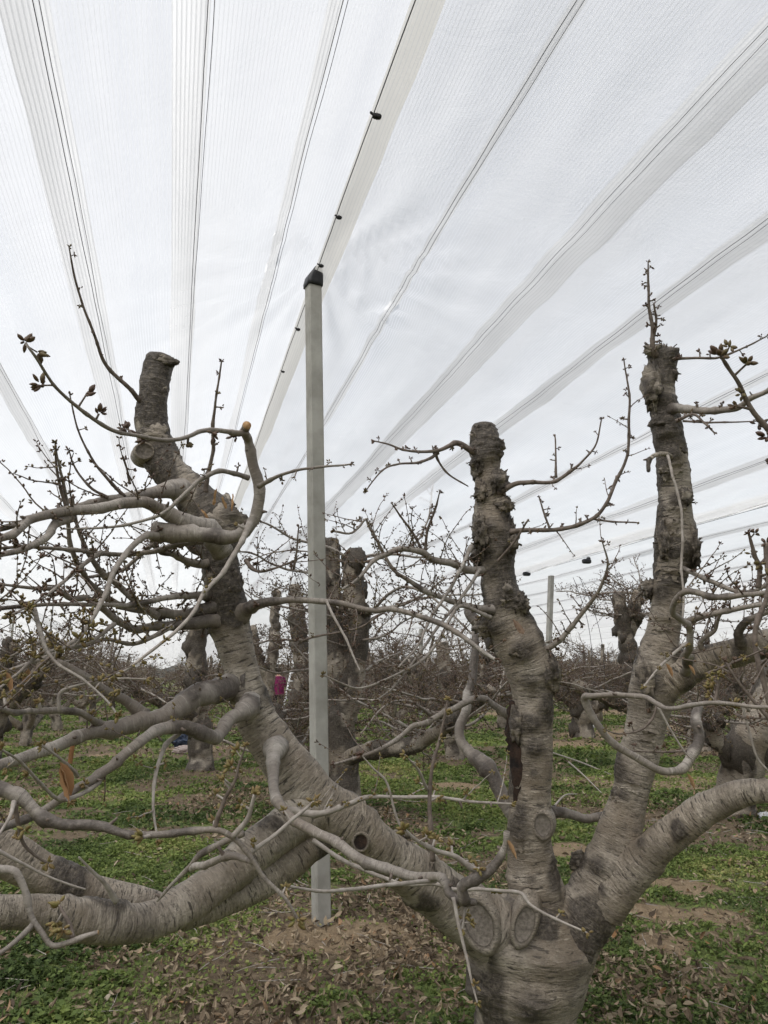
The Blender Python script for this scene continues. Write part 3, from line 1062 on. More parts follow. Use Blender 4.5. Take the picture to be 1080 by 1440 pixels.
# the dark split with bare heartwood down the middle limb
P, R = path([(x, y, w, seat(x, y, 3.3) + w * 0.5 * 0.0013) for x, y, w in ((722, 985, 12), (725, 1010, 24), (727, 1040, 28), (730, 1075, 22), (730, 1100, 16), (726, 1130, 8))])
P2, R2 = spline(P, R, 0.02)
mb = MB()
sweep(mb, P2, R2 * 1.05, 18, 0.6, None, 0, True, seed=4, lum=6)
o = mb.build('bark_split', [HEART, HEART], limb_obj['middle'], TB)
o['label'] = 'dark red-brown split in the bark'
P, R = path([(x, y, w, seat(x, y, 3.25) + w * 0.5 * 0.0026) for x, y, w in ((704, 850, 6), (716, 868, 14), (732, 890, 17), (745, 908, 8))])
P2, R2 = spline(P, R, 0.02)
mb = MB()
sweep(mb, P2, R2, 12, 0.3, None, 0, True, seed=8)
mb.build('bark_split', [simple('bare weathered wood', (0.14, 0.09, 0.06), (0.25, 0.18, 0.13), 40, 0.9, 0.6)] * 2, limb_obj['middle'], TB)
# plates of bark lifting off the right limb
for q, (px, py, w, h) in enumerate(((942, 712, 30, 18), (930, 770, 34, 44), (936, 800, 26, 16), (926, 735, 20, 30), (950, 650, 26, 14), (918, 870, 24, 20), (948, 752, 18, 26), (924, 1045, 20, 16), (880, 1112, 24, 14),
                                   (700, 1205, 14, 22), (722, 850, 22, 18), (560, 1178, 40, 16), (600, 1215, 40, 20))):
    Yp = 3.06 if px > 800 else 3.14
    limb = 'right' if px > 800 else 'middle' if px > 640 else 'left'
    c = at(px, py, Yp + (0.03 if limb == 'left' else 0.0))
    k = scale_at(px, py, Yp)
    # seat it on the limb surface
    P2, R2 = SP[limb]
    i = int(np.argmin(np.linalg.norm(P2 - c, axis=1)))
    nrm = c - P2[i]
    nrm /= np.linalg.norm(nrm)
    c = P2[i] + nrm * (R2[i] + 0.010)
    ax = P2[min(i + 1, len(P2) - 1)] - P2[max(i - 1, 0)]
    ax /= np.linalg.norm(ax)
    sx = np.cross(ax, nrm)
    m1, m2 = 9, 7
    A, B = np.meshgrid(np.linspace(-0.5, 0.5, m1), np.linspace(-0.5, 0.5, m2), indexing='ij')
    jag = 1 + 0.35 * vnoise(np.column_stack([A.ravel() * 6 + q * 3, B.ravel() * 6, 0 * A.ravel() + q])).reshape(A.shape)
    cur = 0.022 * np.maximum(0, B) ** 1.5 * 2 - (A * w * k) ** 2 / (2 * R2[i])
    top = c + sx * (A * w * k * jag)[..., None] + ax * (B * h * k * jag)[..., None] + nrm * cur[..., None]
    mb = MB()
    both = np.concatenate([top, (top - nrm * 0.004)[:, ::-1]], axis=1)
    mb.grid(both.transpose(1, 0, 2), 0, False, bk=both.transpose(1, 0, 2).reshape(-1, 3), rough=0.15)
    mb.build('bark_flake', BARK, limb_obj[limb], TB)


# ------------------------------------------------------------------ hand-laid branches
def branch(spec, parent=tree, off=TB, tw=0, twl=(0.08, 0.25), step=0.08, bsz=0.012, obj_clusters=None, m=BRANCH, cut=None, green=False, amp=0.06, upward=0.5, name='branch', bud_from=0.0, label=None, twr=0.0026):
    P, R = path(spec)
    ws = np.array([s[2] for s in spec])
    # root it in the limb it springs from
    C = np.vstack([SPH[k_][0] for k_ in SPH])
    Q = np.concatenate([SPH[k_][1] for k_ in SPH])
    gap = np.linalg.norm(C - P[0], axis=1) - Q
    j_ = int(np.argmin(gap))
    if -0.012 < gap[j_] < 0.04:
        dv = P[0] - C[j_]
        P = np.vstack([[C[j_] + dv / np.linalg.norm(dv) * max(0.0, Q[j_] - 1.3 * R[0])], P])
        R = np.concatenate([[R[0]], R])
        ws = np.concatenate([[ws[0]], ws])
    R = R * np.where(ws <= 10, 0.74, np.where(ws <= 26, 0.74, 0.90))
    bsz = bsz * (1.25 if green else 1.45)
    tw = int(tw * 2.2 + 0.5)
    ds = max(0.008, min(0.02, R.mean() * 1.2))
    P2, R2 = spline(P, R, ds)
    R2 = R2 * np.linspace(1.06, 0.82, len(R2))
    P2 = P2 + 0.35 * R2[:, None] * np.column_stack([fbm(np.column_stack([np.arange(len(P2)) * ds * 14 + P[0][0] * 9, 0 * R2 + c, 0 * R2]), 2) for c in (1, 7, 13)])
    La = np.concatenate([[0], np.cumsum(np.linalg.norm(np.diff(P2, axis=0), axis=1))])
    nj = np.cumsum(RNG.uniform(0.05, 0.14, int(La[-1] / 0.05) + 3)) - 0.03
    kink = RNG.normal(size=(len(nj), 3))
    amp_k = np.clip(R2 * 0.55, 0, 0.006)
    P2 = P2 + np.column_stack([np.interp(La, nj, kink[:, c]) for c in range(3)]) * amp_k[:, None]
    nodes = np.ones(len(R2))
    for x in nj[nj < La[-1]]:
        nodes += RNG.uniform(0.06, 0.30) * np.exp(-((La - x) / RNG.uniform(0.005, 0.012)) ** 2)
    collar = np.exp(-La / max(0.02, 2.2 * R2[0]))
    nodes = nodes * (1 + 0.14 * collar)
    mb = MB()
    thick = R.mean() > 0.007
    sweep(mb, P2, R2 * nodes, 16 if thick else 8, amp * 1.6, (0.02 if ws.max() >= 18 else -0.08) if thick else None, 0, cap0=True, seed=P[0][0] * 3 + P[-1][2], capmat=1 if cut else 0, dome=0.0 if cut else 0.8)
    bo = mb.build(name, [m, cut or m], parent, off)
    if label:
        bo['label'] = label
    k = len(P2)
    L = ds * k
    bm = BUDGREEN if green else BUD
    # dead spur stubs and leaf scars on the thicker wood
    if thick:
        for x in nj[nj < La[-1] * 0.97]:
            if RNG.random() < 0.55:
                i = min(k - 2, int(np.searchsorted(La, x)))
                d = P2[i + 1] - P2[i]
                d /= np.linalg.norm(d)
                q = rv()
                q -= d * (q @ d)
                q /= np.linalg.norm(q)
                q = q + d * RNG.uniform(-0.2, 0.8)
                ms = MB()
                ln = RNG.uniform(0.6, 2.2) * 0.010
                p0 = P2[i] + q * R2[i] * 0.7
                W = np.array([p0, p0 + q * (R2[i] * 0.3 + ln * 0.5), p0 + q * (R2[i] * 0.3 + ln) + rv() * 0.003])
                thin(ms, W, np.array([0.0055, 0.004, 0.0028]) * RNG.uniform(0.7, 1.3), 6, 0)
                ms.build('spur_stub', TWIG, bo, off)
    # bud clusters on short spurs
    cnt = int(L * (1 - bud_from) / step) if step else 0
    for j in range(cnt + 1 if step else 0):
        t = min(0.999, bud_from + (1 - bud_from) * (j + RNG.uniform(0.2, 0.9)) / max(cnt, 1))
        i = min(k - 2, int(t * (k - 1)))
        if j == cnt:
            i = k - 2
        d = P2[i + 1] - P2[i]
        d /= np.linalg.norm(d)
        q = rv() + np.array([0, 0, 0.5])
        q -= d * (q @ d) * 0.6
        q /= np.linalg.norm(q)
        mb = MB()
        ln = RNG.uniform(0.4, 1.6) * bsz
        if j == cnt:
            q, ln = d, 0.3 * bsz
        b0 = P2[i] + q * R2[i] * 0.6
        b1 = b0 + q * (R2[i] * 0.5 + ln)
        thin(mb, np.array([b0, (b0 + b1) / 2, b1]), np.array([0.42, 0.34, 0.36]) * min(bsz * 0.8, R2[i] * 1.6), 6, 0)
        cluster(mb, b1, q, bsz * RNG.uniform(0.75, 1.15), 1, 7, int(RNG.integers(2, 7)) + (2 if j == cnt else 0) + (3 if green else 2))
        mb.build('bud_cluster', [TWIG if not green else TWIGPALE, bm], bo, off)
    for j in range(tw):
        t = (j + RNG.uniform(0.1, 0.9)) / tw
        t = 0.08 + 0.9 * t
        i = min(k - 2, int(t * (k - 1)))
        d = P2[i + 1] - P2[i]
        d /= np.linalg.norm(d)
        q = rv() + np.array([0, 0, upward])
        q -= d * (q @ d)
        q /= np.linalg.norm(q) + 1e-9
        q = q + d * RNG.uniform(0.1, 0.9)
        ln = RNG.uniform(*twl)
        W = wiggle(P2[i], q, ln, 0.025, 0.16, 0.03)
        mb = MB()
        dress_twig(mb, W, min(twr * RNG.uniform(0.8, 1.2), R2[i] * 0.7), bsz * 0.75, 0.030, n=6, bn=6, sp=0.65)
        mb.build('twig', [TWIG if m is not TWIGPALE else TWIGPALE, bm], bo, off)
    return bo


B = branch
# upper left, against the net
B([(347, 606, 10, 2.45), (300, 605, 9), (250, 617, 8), (190, 610, 8, 2.1), (150, 600, 9), (110, 572, 8), (75, 537, 7), (45, 497, 6, 1.75), (36, 484, 6)], step=0.075, bsz=0.017, tw=0)
B([(212, 752, 27, 2.58), (240, 754, 27), (262, 755, 27, 2.6), (310, 755, 25), (342, 750, 23), (360, 732, 23), (367, 705, 24), (365, 680, 24), (354, 655, 21, 2.56), (349, 622, 20, 2.54), (347, 598, 20, 2.42)], step=0, tw=0, cut=CUT, label='looping branch with a fresh orange cut end')
B([(318, 770, 30, 2.75), (300, 745, 30), (262, 733, 27), (225, 715, 24, 2.55), (195, 705, 23), (150, 712, 22), (100, 722, 20), (50, 735, 20), (10, 748, 18), (-60, 778, 17, 2.0)], step=0, tw=5, twl=(0.1, 0.3))
B([(250, 690, 30, 2.85), (215, 694, 20, 2.75), (190, 696, 18), (150, 704, 16), (100, 716, 14), (50, 729, 13), (0, 741, 12), (-60, 748, 11, 2.2)], step=0.16, tw=4, twl=(0.1, 0.35), bud_from=0.3)
B([(100, 728, 17, 2.3), (75, 738, 16), (60, 755, 15), (30, 772, 13), (0, 781, 12), (-40, 800, 11, 2.0)], step=0.2, tw=2, twl=(0.05, 0.1))
B([(362, 684, 9, 2.5), (390, 670, 7), (420, 662, 6), (460, 656, 5), (494, 652, 4, 2.3)], step=0.14, bsz=0.009, tw=2, twl=(0.03, 0.06))
B([(350, 668, 10, 2.5), (330, 662, 9), (305, 662, 9), (285, 674, 9), (265, 692, 8), (230, 720, 7), (180, 736, 6), (130, 744, 5), (86, 744, 4, 2.2)], step=0.16, bsz=0.008, tw=1, twl=(0.04, 0.08))
B([(352, 738, 12, 2.5), (338, 768, 10), (315, 803, 9), (285, 838, 8), (262, 870, 8), (225, 905, 7), (180, 940, 6), (160, 950, 5, 2.0)], step=0.15, bsz=0.012, m=TWIGPALE, green=True)
B([(222, 752, 16, 2.57), (206, 752, 12), (182, 772, 11), (160, 805, 10), (140, 850, 10), (118, 885, 9), (90, 912, 8), (50, 930, 7), (0, 946, 6), (-30, 950, 5, 1.9)], step=0.10, bsz=0.014, tw=2, m=TWIGPALE)
B([(197, 566, 10, 2.86), (180, 545, 8), (150, 510, 7), (135, 475, 6), (118, 435, 5), (105, 390, 5), (97, 346, 3, 2.5)], step=0.075, bsz=0.007, m=TWIG)
B([(175, 698, 7, 2.6), (150, 672, 6), (128, 645, 5), (110, 605, 4), (98, 555, 3, 2.4)], step=0.16, bsz=0.008, m=TWIG)
B([(290, 690, 9, 2.75), (297, 640, 7), (300, 600, 7), (305, 560, 5), (312, 508, 4, 2.6)], step=0.06, bsz=0.009, m=TWIG)
B([(150, 700, 6, 2.55), (125, 685, 5), (105, 655, 4), (97, 632, 3, 2.45)], step=0.04, bsz=0.009, m=TWIG)
B([(95, 722, 7, 2.3), (86, 690, 6), (80, 655, 5), (78, 622, 3, 2.2)], step=0.04, bsz=0.008, m=TWIG, tw=2, twl=(0.04, 0.08))
B([(182, 680, 5, 2.5), (178, 660, 4), (173, 645, 4, 2.45)], step=0.03, bsz=0.008, m=TWIG)
# left fan of branches
B([(300, 838, 18, 2.9), (270, 838, 13), (240, 841, 11), (180, 850, 9), (130, 850, 9), (60, 850, 8), (0, 856, 8), (-40, 866, 7, 1.9)], step=0.11, bsz=0.012, tw=5, twl=(0.06, 0.22))
B([(312, 852, 24, 2.9), (265, 864, 18), (222, 862, 16), (189, 855, 14), (155, 840, 13), (124, 820, 12), (109, 795, 10), (97, 740, 9), (90, 690, 7), (80, 630, 4, 2.2)], step=0.12, bsz=0.011, tw=7, twl=(0.06, 0.25))
B([(318, 870, 26, 2.9), (285, 874, 20), (240, 879, 16), (200, 887, 15), (176, 880, 14), (151, 864, 13), (138, 853, 13), (122, 841, 14), (98, 841, 12), (78, 829, 11), (44, 827, 8), (5, 822, 6, 2.2)], step=0.07, bsz=0.012, tw=9, twl=(0.05, 0.2))
B([(225, 870, 13, 2.7), (200, 853, 12), (173, 829, 12), (160, 815, 12), (142, 795, 11), (124, 771, 9), (111, 742, 8), (104, 700, 5, 2.4)], step=0.08, bsz=0.01, tw=6, twl=(0.06, 0.25))
B([(305, 757, 12, 2.8), (240, 767, 10), (187, 779, 9), (142, 779, 9), (89, 773, 8), (40, 771, 7), (0, 771, 7), (-30, 772, 6, 2.0)], step=0.13, bsz=0.011, tw=4, twl=(0.04, 0.12))
B([(142, 779, 9, 2.4), (110, 800, 8), (85, 822, 7), (50, 846, 6), (15, 864, 5, 1.9)], step=0.06, bsz=0.012, tw=4, twl=(0.05, 0.15))
B([(280, 800, 16, 2.85), (262, 795, 14), (245, 780, 13), (226, 775, 10), (222, 745, 7, 2.7)], step=0.05, bsz=0.01, tw=6, twl=(0.06, 0.2))
B([(300, 782, 20, 3.05), (276, 770, 18), (250, 760, 14), (215, 765, 10), (170, 800, 8), (120, 812, 6, 2.9)], step=0.08, bsz=0.01, tw=6, twl=(0.1, 0.3))
B([(240, 880, 9, 2.7), (190, 905, 8), (150, 900, 7), (110, 912, 6), (60, 905, 6), (10, 925, 5, 2.2)], step=0.06, bsz=0.013, tw=8, twl=(0.06, 0.2), green=True)
B([(44, 855, 8, 2.0), (60, 905, 8), (80, 930, 7), (115, 955, 6), (150, 985, 5), (165, 1005, 4, 1.9)], step=0.12, bsz=0.014, tw=2, green=True)
B([(160, 878, 8, 2.3), (120, 905, 7), (60, 920, 7), (20, 950, 6), (-20, 985, 5, 1.8)], step=0.07, bsz=0.016, tw=5, twl=(0.08, 0.2), green=True)
# right going branch over the post
B([(335, 860, 30, 2.92), (350, 852, 21, 2.86), (368, 846, 16), (400, 845, 12), (455, 846, 11), (509, 853, 11), (553, 860, 11), (593, 870, 11), (631, 884, 11), (662, 903, 10), (700, 930, 8, 2.5)], step=0.2, bsz=0.010, tw=5, twl=(0.05, 0.2))
B([(458, 845, 5, 2.7), (470, 870, 5), (490, 910, 5), (506, 942, 4, 2.6)], step=0, m=TWIGPALE)
B([(420, 905, 4, 2.75), (440, 897, 4), (500, 885, 4), (530, 868, 4, 2.6)], step=0.05, bsz=0.008, m=TWIG)
B([(344, 790, 8, 2.85), (354, 802, 7), (372, 805, 5), (400, 795, 4), (430, 780, 3, 2.7)], step=0.06, bsz=0.009, m=TWIG, tw=2)
B([(412, 800, 4, 2.7), (416, 775, 4), (420, 740, 3, 2.65)], step=0.03, bsz=0.007, m=TWIG)
# middle left limbs over the grass
B([(345, 960, 40, 2.92), (320, 966, 35, 2.88), (300, 973, 33), (260, 990, 31), (205, 1013, 30), (155, 1024, 28), (110, 1038, 26), (50, 1060, 25), (0, 1075, 24), (-60, 1090, 23, 2.1)], step=0.5, tw=4, twl=(0.08, 0.2), green=True, amp=0.1)
B([(205, 1012, 20, 2.6), (170, 985, 19), (145, 972, 18), (118, 953, 18), (78, 930, 16, 2.4)], step=0, cut=OLDCUT)
B([(352, 985, 30, 2.9), (346, 995, 29, 2.78), (328, 1012, 26), (306, 1035, 25), (285, 1030, 24), (245, 1022, 23), (210, 1033, 22), (175, 1056, 21), (140, 1088, 20), (100, 1115, 18), (50, 1147, 17), (0, 1166, 16), (-40, 1180, 15, 1.9)], step=0, tw=3, twl=(0.06, 0.14), green=True, amp=0.12)
B([(262, 1022, 10, 2.55), (250, 1035, 10), (235, 1048, 9), (225, 1070, 8), (218, 1100, 8), (215, 1135, 6), (222, 1180, 5, 2.3)], step=0.12, bsz=0.015, m=TWIGPALE, green=True, tw=1)
B([(152, 1080, 10, 2.3), (135, 1105, 9), (105, 1122, 9), (82, 1125, 8), (55, 1100, 7), (30, 1072, 6), (0, 1055, 5, 1.8)], step=0.14, bsz=0.014, m=TWIGPALE, green=True)
B([(110, 1093, 7, 2.25), (95, 1074, 6), (60, 1050, 5, 2.1)], step=0.1, bsz=0.012, m=TWIGPALE, green=True)
B([(150, 1020, 16, 2.5), (120, 1010, 12), (80, 1002, 12), (40, 1003, 11), (0, 998, 10), (-30, 992, 9, 1.9)], step=0.2, bsz=0.015, green=True, tw=2)
B([(80, 1000, 7, 2.2), (82, 975, 7), (100, 965, 6), (150, 955, 5), (205, 955, 4, 2.2)], step=0.16, bsz=0.013, m=TWIGPALE, green=True)
# the near bottom branches
B([(390, 1050, 34, 2.86), (384, 1068, 24, 2.78), (382, 1095, 20), (384, 1120, 20), (398, 1142, 19), (430, 1168, 20), (480, 1195, 21), (540, 1220, 22), (590, 1233, 21), (625, 1240, 19, 2.25), (632, 1258, 17), (648, 1268, 15), (668, 1268, 13, 2.2)], step=0, tw=0, m=BRANCH, amp=0.1)
B([(655, 1268, 18, 2.2), (652, 1245, 18), (665, 1237, 18), (690, 1225, 17), (703, 1205, 15), (710, 1188, 13), (712, 1172, 14, 2.15)], step=0, cut=OLDCUT, amp=0.1)
B([(690, 1228, 11, 2.2), (665, 1217, 11), (640, 1205, 10), (610, 1198, 9), (588, 1185, 8), (570, 1168, 7, 2.1)], step=0.05, bsz=0.018, green=True, m=TWIGPALE)
B([(392, 1138, 14, 2.76), (420, 1144, 13), (455, 1144, 11), (490, 1132, 10), (515, 1118, 9), (535, 1116, 7), (600, 1120, 7), (660, 1127, 6), (718, 1131, 5, 2.6)], step=0.11, bsz=0.012, green=True, m=TWIGPALE, tw=4, twl=(0.05, 0.2))
B([(440, 1182, 8, 2.6), (470, 1203, 8), (500, 1220, 8), (540, 1233, 8), (570, 1242, 7), (605, 1245, 8), (650, 1250, 7), (700, 1250, 7), (733, 1254, 8), (748, 1272, 7), (785, 1293, 6), (825, 1311, 4, 2.2)], step=0.16, bsz=0.013, m=TWIGPALE, green=True)
B([(610, 1242, 8, 2.3), (560, 1246, 8), (500, 1252, 8), (450, 1253, 7), (400, 1245, 6, 2.0)], step=0, m=TWIGPALE)
B([(-40, 1098, 26, 1.65), (0, 1108, 24), (28, 1118, 24), (60, 1142, 20), (95, 1157, 17), (127, 1161, 17), (170, 1168, 14), (220, 1170, 13), (270, 1166, 13), (305, 1166, 13), (330, 1180, 12), (352, 1205, 11), (372, 1235, 10), (400, 1262, 8), (418, 1292, 6, 1.75)], step=0.22, bsz=0.016, green=True, bud_from=0.4, amp=0.1)
B([(302, 1166, 9, 1.72), (310, 1140, 8), (318, 1118, 8), (330, 1095, 7), (335, 1075, 5), (345, 1048, 4, 1.7)], step=0.022, bsz=0.012, green=True, m=TWIG)
B([(325, 1178, 10, 1.72), (345, 1155, 10), (352, 1135, 9), (357, 1118, 9, 1.7)], step=0.06, bsz=0.013, green=True, m=TWIGPALE, cut=CUT)
B([(352, 1198, 9, 1.74), (385, 1175, 8), (415, 1150, 8), (430, 1138, 7), (445, 1125, 5, 1.8)], step=0.05, bsz=0.012, green=True, m=TWIGPALE)
B([(358, 1213, 9, 1.74), (330, 1205, 14), (300, 1212, 15), (275, 1218, 16), (268, 1224, 14, 1.85)], step=0, cut=OLDCUT, amp=0.12)
B([(345, 1168, 12, 2.2), (310, 1185, 12), (285, 1200, 12), (268, 1218, 10), (240, 1245, 8), (222, 1265, 6, 2.3)], step=0, m=BRANCH)
B([(-40, 1228, 14, 1.45), (0, 1229, 15), (22, 1232, 16), (36, 1255, 14), (46, 1290, 12), (62, 1312, 12), (78, 1328, 13), (100, 1322, 12), (120, 1314, 12), (141, 1309, 11, 1.45)], step=0, cut=CUT, m=BRANCH, amp=0.1)
B([(48, 1300, 10, 1.45), (30, 1318, 10), (5, 1338, 9), (-30, 1360, 8, 1.35)], step=0, m=BRANCH)
B([(102, 1320, 9, 1.46), (98, 1300, 8), (88, 1282, 7), (84, 1275, 6, 1.47)], step=0.02, bsz=0.014, green=True, m=TWIG)
B([(165, 1270, 11, 2.4), (150, 1248, 9), (130, 1225, 7), (112, 1205, 5, 2.3)], step=0, m=TWIGPALE)
B([(-10, 1195, 7, 1.5), (30, 1216, 6), (70, 1234, 5), (120, 1250, 4, 1.6)], step=0, m=TWIGPALE)
B([(20, 1130, 9, 1.65), (26, 1160, 8), (32, 1185, 7), (50, 1203, 6), (66, 1212, 5, 1.7)], step=0.06, bsz=0.013, green=True, m=TWIG)
B([(18, 1128, 8, 1.62), (12, 1150, 7), (-10, 1185, 6, 1.55)], step=0, m=TWIGPALE)
B([(637, 1262, 7, 2.2), (645, 1300, 7), (655, 1345, 6), (662, 1380, 5), (670, 1410, 4, 2.15)], step=0.1, bsz=0.012, green=True, m=TWIGPALE)
B([(655, 1268, 6, 2.22), (652, 1290, 5), (650, 1305, 5, 2.2)], step=0.02, bsz=0.013, green=True, m=TWIGPALE)
B([(608, 1210, 9, 2.2), (606, 1170, 9), (604, 1120, 8), (610, 1070, 7), (620, 1030, 6), (630, 985, 4, 2.2)], step=0.08, bsz=0.013, green=True, m=TWIG)
B([(575, 1175, 6, 2.15), (560, 1150, 5), (545, 1100, 5), (525, 1080, 4), (508, 1062, 3, 2.1)], step=0.14, bsz=0.011, m=TWIGPALE)
B([(602, 1112, 6, 2.2), (588, 1082, 5), (570, 1060, 4, 2.1)], step=0.07, bsz=0.012, m=TWIGPALE, green=True)
# pale elbow limb and stubs by the middle limb
B([(725, 1150, 26, 3.55), (708, 1122, 25), (693, 1092, 24), (684, 1075, 27), (662, 1060, 22), (646, 1042, 19), (646, 1020, 18), (655, 985, 18), (664, 945, 16), (670, 905, 14), (668, 880, 12, 3.9)], step=0, amp=0.12)
B([(770, 1148, 20, 3.5), (800, 1150, 18), (825, 1152, 18), (850, 1146, 17, 3.55)], step=0, cut=OLDCUT, amp=0.14)
B([(715, 1010, 14, 3.5), (690, 990, 12), (672, 982, 12), (640, 995, 12), (600, 1012, 11), (560, 1040, 10), (520, 1060, 8), (470, 1075, 6, 3.3)], step=0.14, bsz=0.012, tw=5, twl=(0.1, 0.3))
B([(700, 895, 40, 3.45), (680, 885, 26), (664, 870, 20), (660, 855, 17, 3.5)], step=0, cut=OLDCUT, amp=0.16)
# middle limb upper twigs
B([(665, 633, 11, 3.25), (645, 624, 11), (632, 628, 9), (612, 634, 7), (570, 632, 5), (545, 624, 4), (526, 620, 3, 3.1)], step=0.06, bsz=0.010, m=TWIG)
B([(612, 634, 6, 3.2), (618, 650, 4), (632, 668, 4), (658, 684, 3, 3.25)], step=0, m=TWIG)
B([(612, 635, 6, 3.2), (590, 650, 5), (560, 652, 4), (540, 660, 4), (515, 690, 3, 3.0)], step=0.06, bsz=0.009, m=TWIG)
B([(706, 690, 12, 3.25), (725, 680, 9), (745, 679, 8), (775, 677, 7), (800, 665, 7), (818, 650, 5), (838, 625, 4), (846, 588, 3, 3.1)], step=0.09, bsz=0.009, m=TWIG, tw=1, twl=(0.08, 0.12))
B([(783, 672, 5, 3.2), (782, 650, 4), (780, 613, 3, 3.2)], step=0.03, bsz=0.007, m=TWIG)
B([(712, 750, 12, 3.25), (735, 746, 8), (780, 744, 8), (815, 735, 8), (840, 722, 7), (862, 690, 7), (880, 645, 6), (884, 600, 6), (885, 560, 5), (878, 505, 3, 3.0)], step=0.07, bsz=0.009, m=TWIG, tw=4, twl=(0.06, 0.15))
B([(830, 728, 4, 3.2), (860, 732, 4), (898, 735, 3, 3.1)], step=0.05, bsz=0.007, m=TWIG)
B([(772, 742, 4, 3.2), (764, 720, 4), (758, 700, 3, 3.2)], step=0.025, bsz=0.007, m=TWIG)
B([(700, 790, 5, 3.15), (725, 760, 5), (743, 732, 4, 3.05)], step=0.08, bsz=0.007, m=TWIG)
B([(680, 802, 15, 3.3), (660, 801, 14), (638, 796, 14), (609, 787, 13), (593, 775, 13), (562, 773, 12), (542, 780, 10), (527, 789, 9), (505, 815, 7), (480, 830, 6, 3.0)], step=0.1, bsz=0.011, tw=10, twl=(0.08, 0.3))
B([(690, 858, 16, 3.3), (660, 850, 11), (635, 845, 10), (600, 830, 9), (575, 815, 8), (550, 795, 7), (520, 740, 6), (515, 730, 5), (495, 750, 5), (470, 748, 5, 3.2)], step=0.1, bsz=0.010, tw=9, twl=(0.08, 0.3))
B([(598, 775, 6, 3.2), (602, 745, 5), (612, 715, 5), (618, 692, 3, 3.1)], step=0.025, bsz=0.009, m=TWIG)
B([(592, 772, 5, 3.2), (578, 745, 5), (560, 720, 4), (551, 708, 3, 3.1)], step=0.05, bsz=0.008, m=TWIG)
B([(664, 770, 8, 3.2), (650, 800, 7), (620, 845, 6), (600, 880, 6), (585, 910, 5), (560, 940, 5, 2.9)], step=0.09, bsz=0.01, tw=4)
B([(690, 870, 8, 3.2), (650, 855, 7), (636, 868, 6), (620, 895, 6), (590, 930, 6), (545, 955, 5), (500, 968, 5), (455, 950, 4, 2.8)], step=0.14, bsz=0.01, tw=4)
B([(672, 800, 7, 3.2), (640, 850, 6), (610, 890, 6), (560, 960, 5), (530, 985, 4, 2.9)], step=0.14, bsz=0.01, tw=3)
B([(765, 918, 11, 3.3), (790, 895, 10), (815, 865, 9), (835, 840, 8), (848, 815, 6), (855, 790, 5), (848, 762, 3, 3.0)], step=0.05, bsz=0.010, tw=6, twl=(0.06, 0.2))
# right side
B([(965, 935, 16, 3.1), (968, 910, 14, 2.8), (970, 885, 13), (957, 867, 12), (950, 853, 12), (958, 838, 12), (975, 833, 12), (1018, 841, 12), (1053, 836, 11), (1085, 830, 11), (1150, 822, 10, 2.4)], step=0.14, bsz=0.012, tw=5, twl=(0.08, 0.25), bud_from=0.5)
B([(966, 905, 6, 2.75), (940, 925, 6), (918, 948, 5), (905, 965, 4, 2.6)], step=0.08, bsz=0.011, m=TWIGPALE, green=True)
B([(985, 995, 12, 2.3), (980, 1012, 16, 2.25), (987, 1040, 15), (982, 1062, 16), (968, 1076, 17), (950, 1083, 15), (925, 1082, 14), (900, 1070, 14), (865, 1048, 14), (843, 1028, 14), (830, 1008, 15), (822, 985, 15, 2.15), (835, 982, 11), (870, 980, 10), (906, 979, 11), (925, 990, 10), (945, 997, 10), (1005, 989, 9), (1060, 993, 8), (1130, 995, 7, 1.8)], step=0.30, bsz=0.013, green=True, bud_from=0.55, amp=0.09)
B([(1006, 990, 6, 2.1), (1010, 965, 7), (1012, 945, 6, 2.1)], step=0.02, bsz=0.015, green=True, m=TWIG)
B([(926, 995, 5, 2.15), (945, 1030, 4), (965, 1060, 4), (975, 1068, 3, 2.15)], step=0, m=TWIGPALE)
B([(925, 992, 4, 2.15), (918, 1012, 5), (900, 1028, 4), (870, 1032, 4), (852, 1026, 3, 2.15)], step=0.06, bsz=0.008, m=TWIG)
B([(980, 1056, 4, 2.25), (930, 1058, 4), (880, 1056, 3, 2.2)], step=0.05, bsz=0.007, m=TWIG)
B([(1055, 1000, 5, 2.1), (1045, 990, 5), (1062, 1060, 5), (1080, 1085, 4, 2.1)], step=0, m=TWIGPALE)
B([(995, 950, 5, 2.0), (1030, 935, 5), (1062, 920, 4), (1080, 912, 4, 1.9)], step=0.03, bsz=0.010, green=True, m=TWIG)
B([(948, 576, 18, 3.2), (970, 577, 14), (1000, 578, 14), (1030, 575, 13), (1055, 566, 11), (1080, 545, 10), (1120, 505, 9, 2.8)], step=0.2, bsz=0.012, amp=0.1)
B([(942, 503, 6, 3.2), (975, 503, 5), (1010, 503, 5), (1045, 490, 4), (1078, 473, 3, 3.0)], step=0.05, bsz=0.010, m=TWIG)
B([(960, 592, 4, 3.1), (1000, 595, 4), (1050, 593, 3), (1090, 590, 3, 2.9)], step=0.2, bsz=0.008, m=TWIG)
B([(950, 590, 7, 3.1), (975, 582, 5), (990, 595, 5), (1005, 608, 4, 3.0)], step=0.02, bsz=0.009, m=TWIG)
B([(1110, 660, 12, 1.45), (1085, 612, 11), (1062, 582, 10), (1050, 560, 10), (1040, 540, 9), (1025, 520, 8), (1014, 503, 7, 1.4)], step=0.035, bsz=0.014, m=TWIG)
B([(920, 492, 10, 3.2), (920, 465, 8), (914, 430, 6), (912, 395, 5), (911, 368, 3, 3.1)], step=0.03, bsz=0.010, m=TWIG)
B([(921, 470, 6, 3.2), (924, 450, 5), (920, 428, 4, 3.15)], step=0.02, bsz=0.009, m=TWIG)
B([(940, 642, 8, 3.2), (926, 641, 9), (914, 648, 9), (911, 662, 8, 3.14)], step=0, m=BARK, amp=0.2)
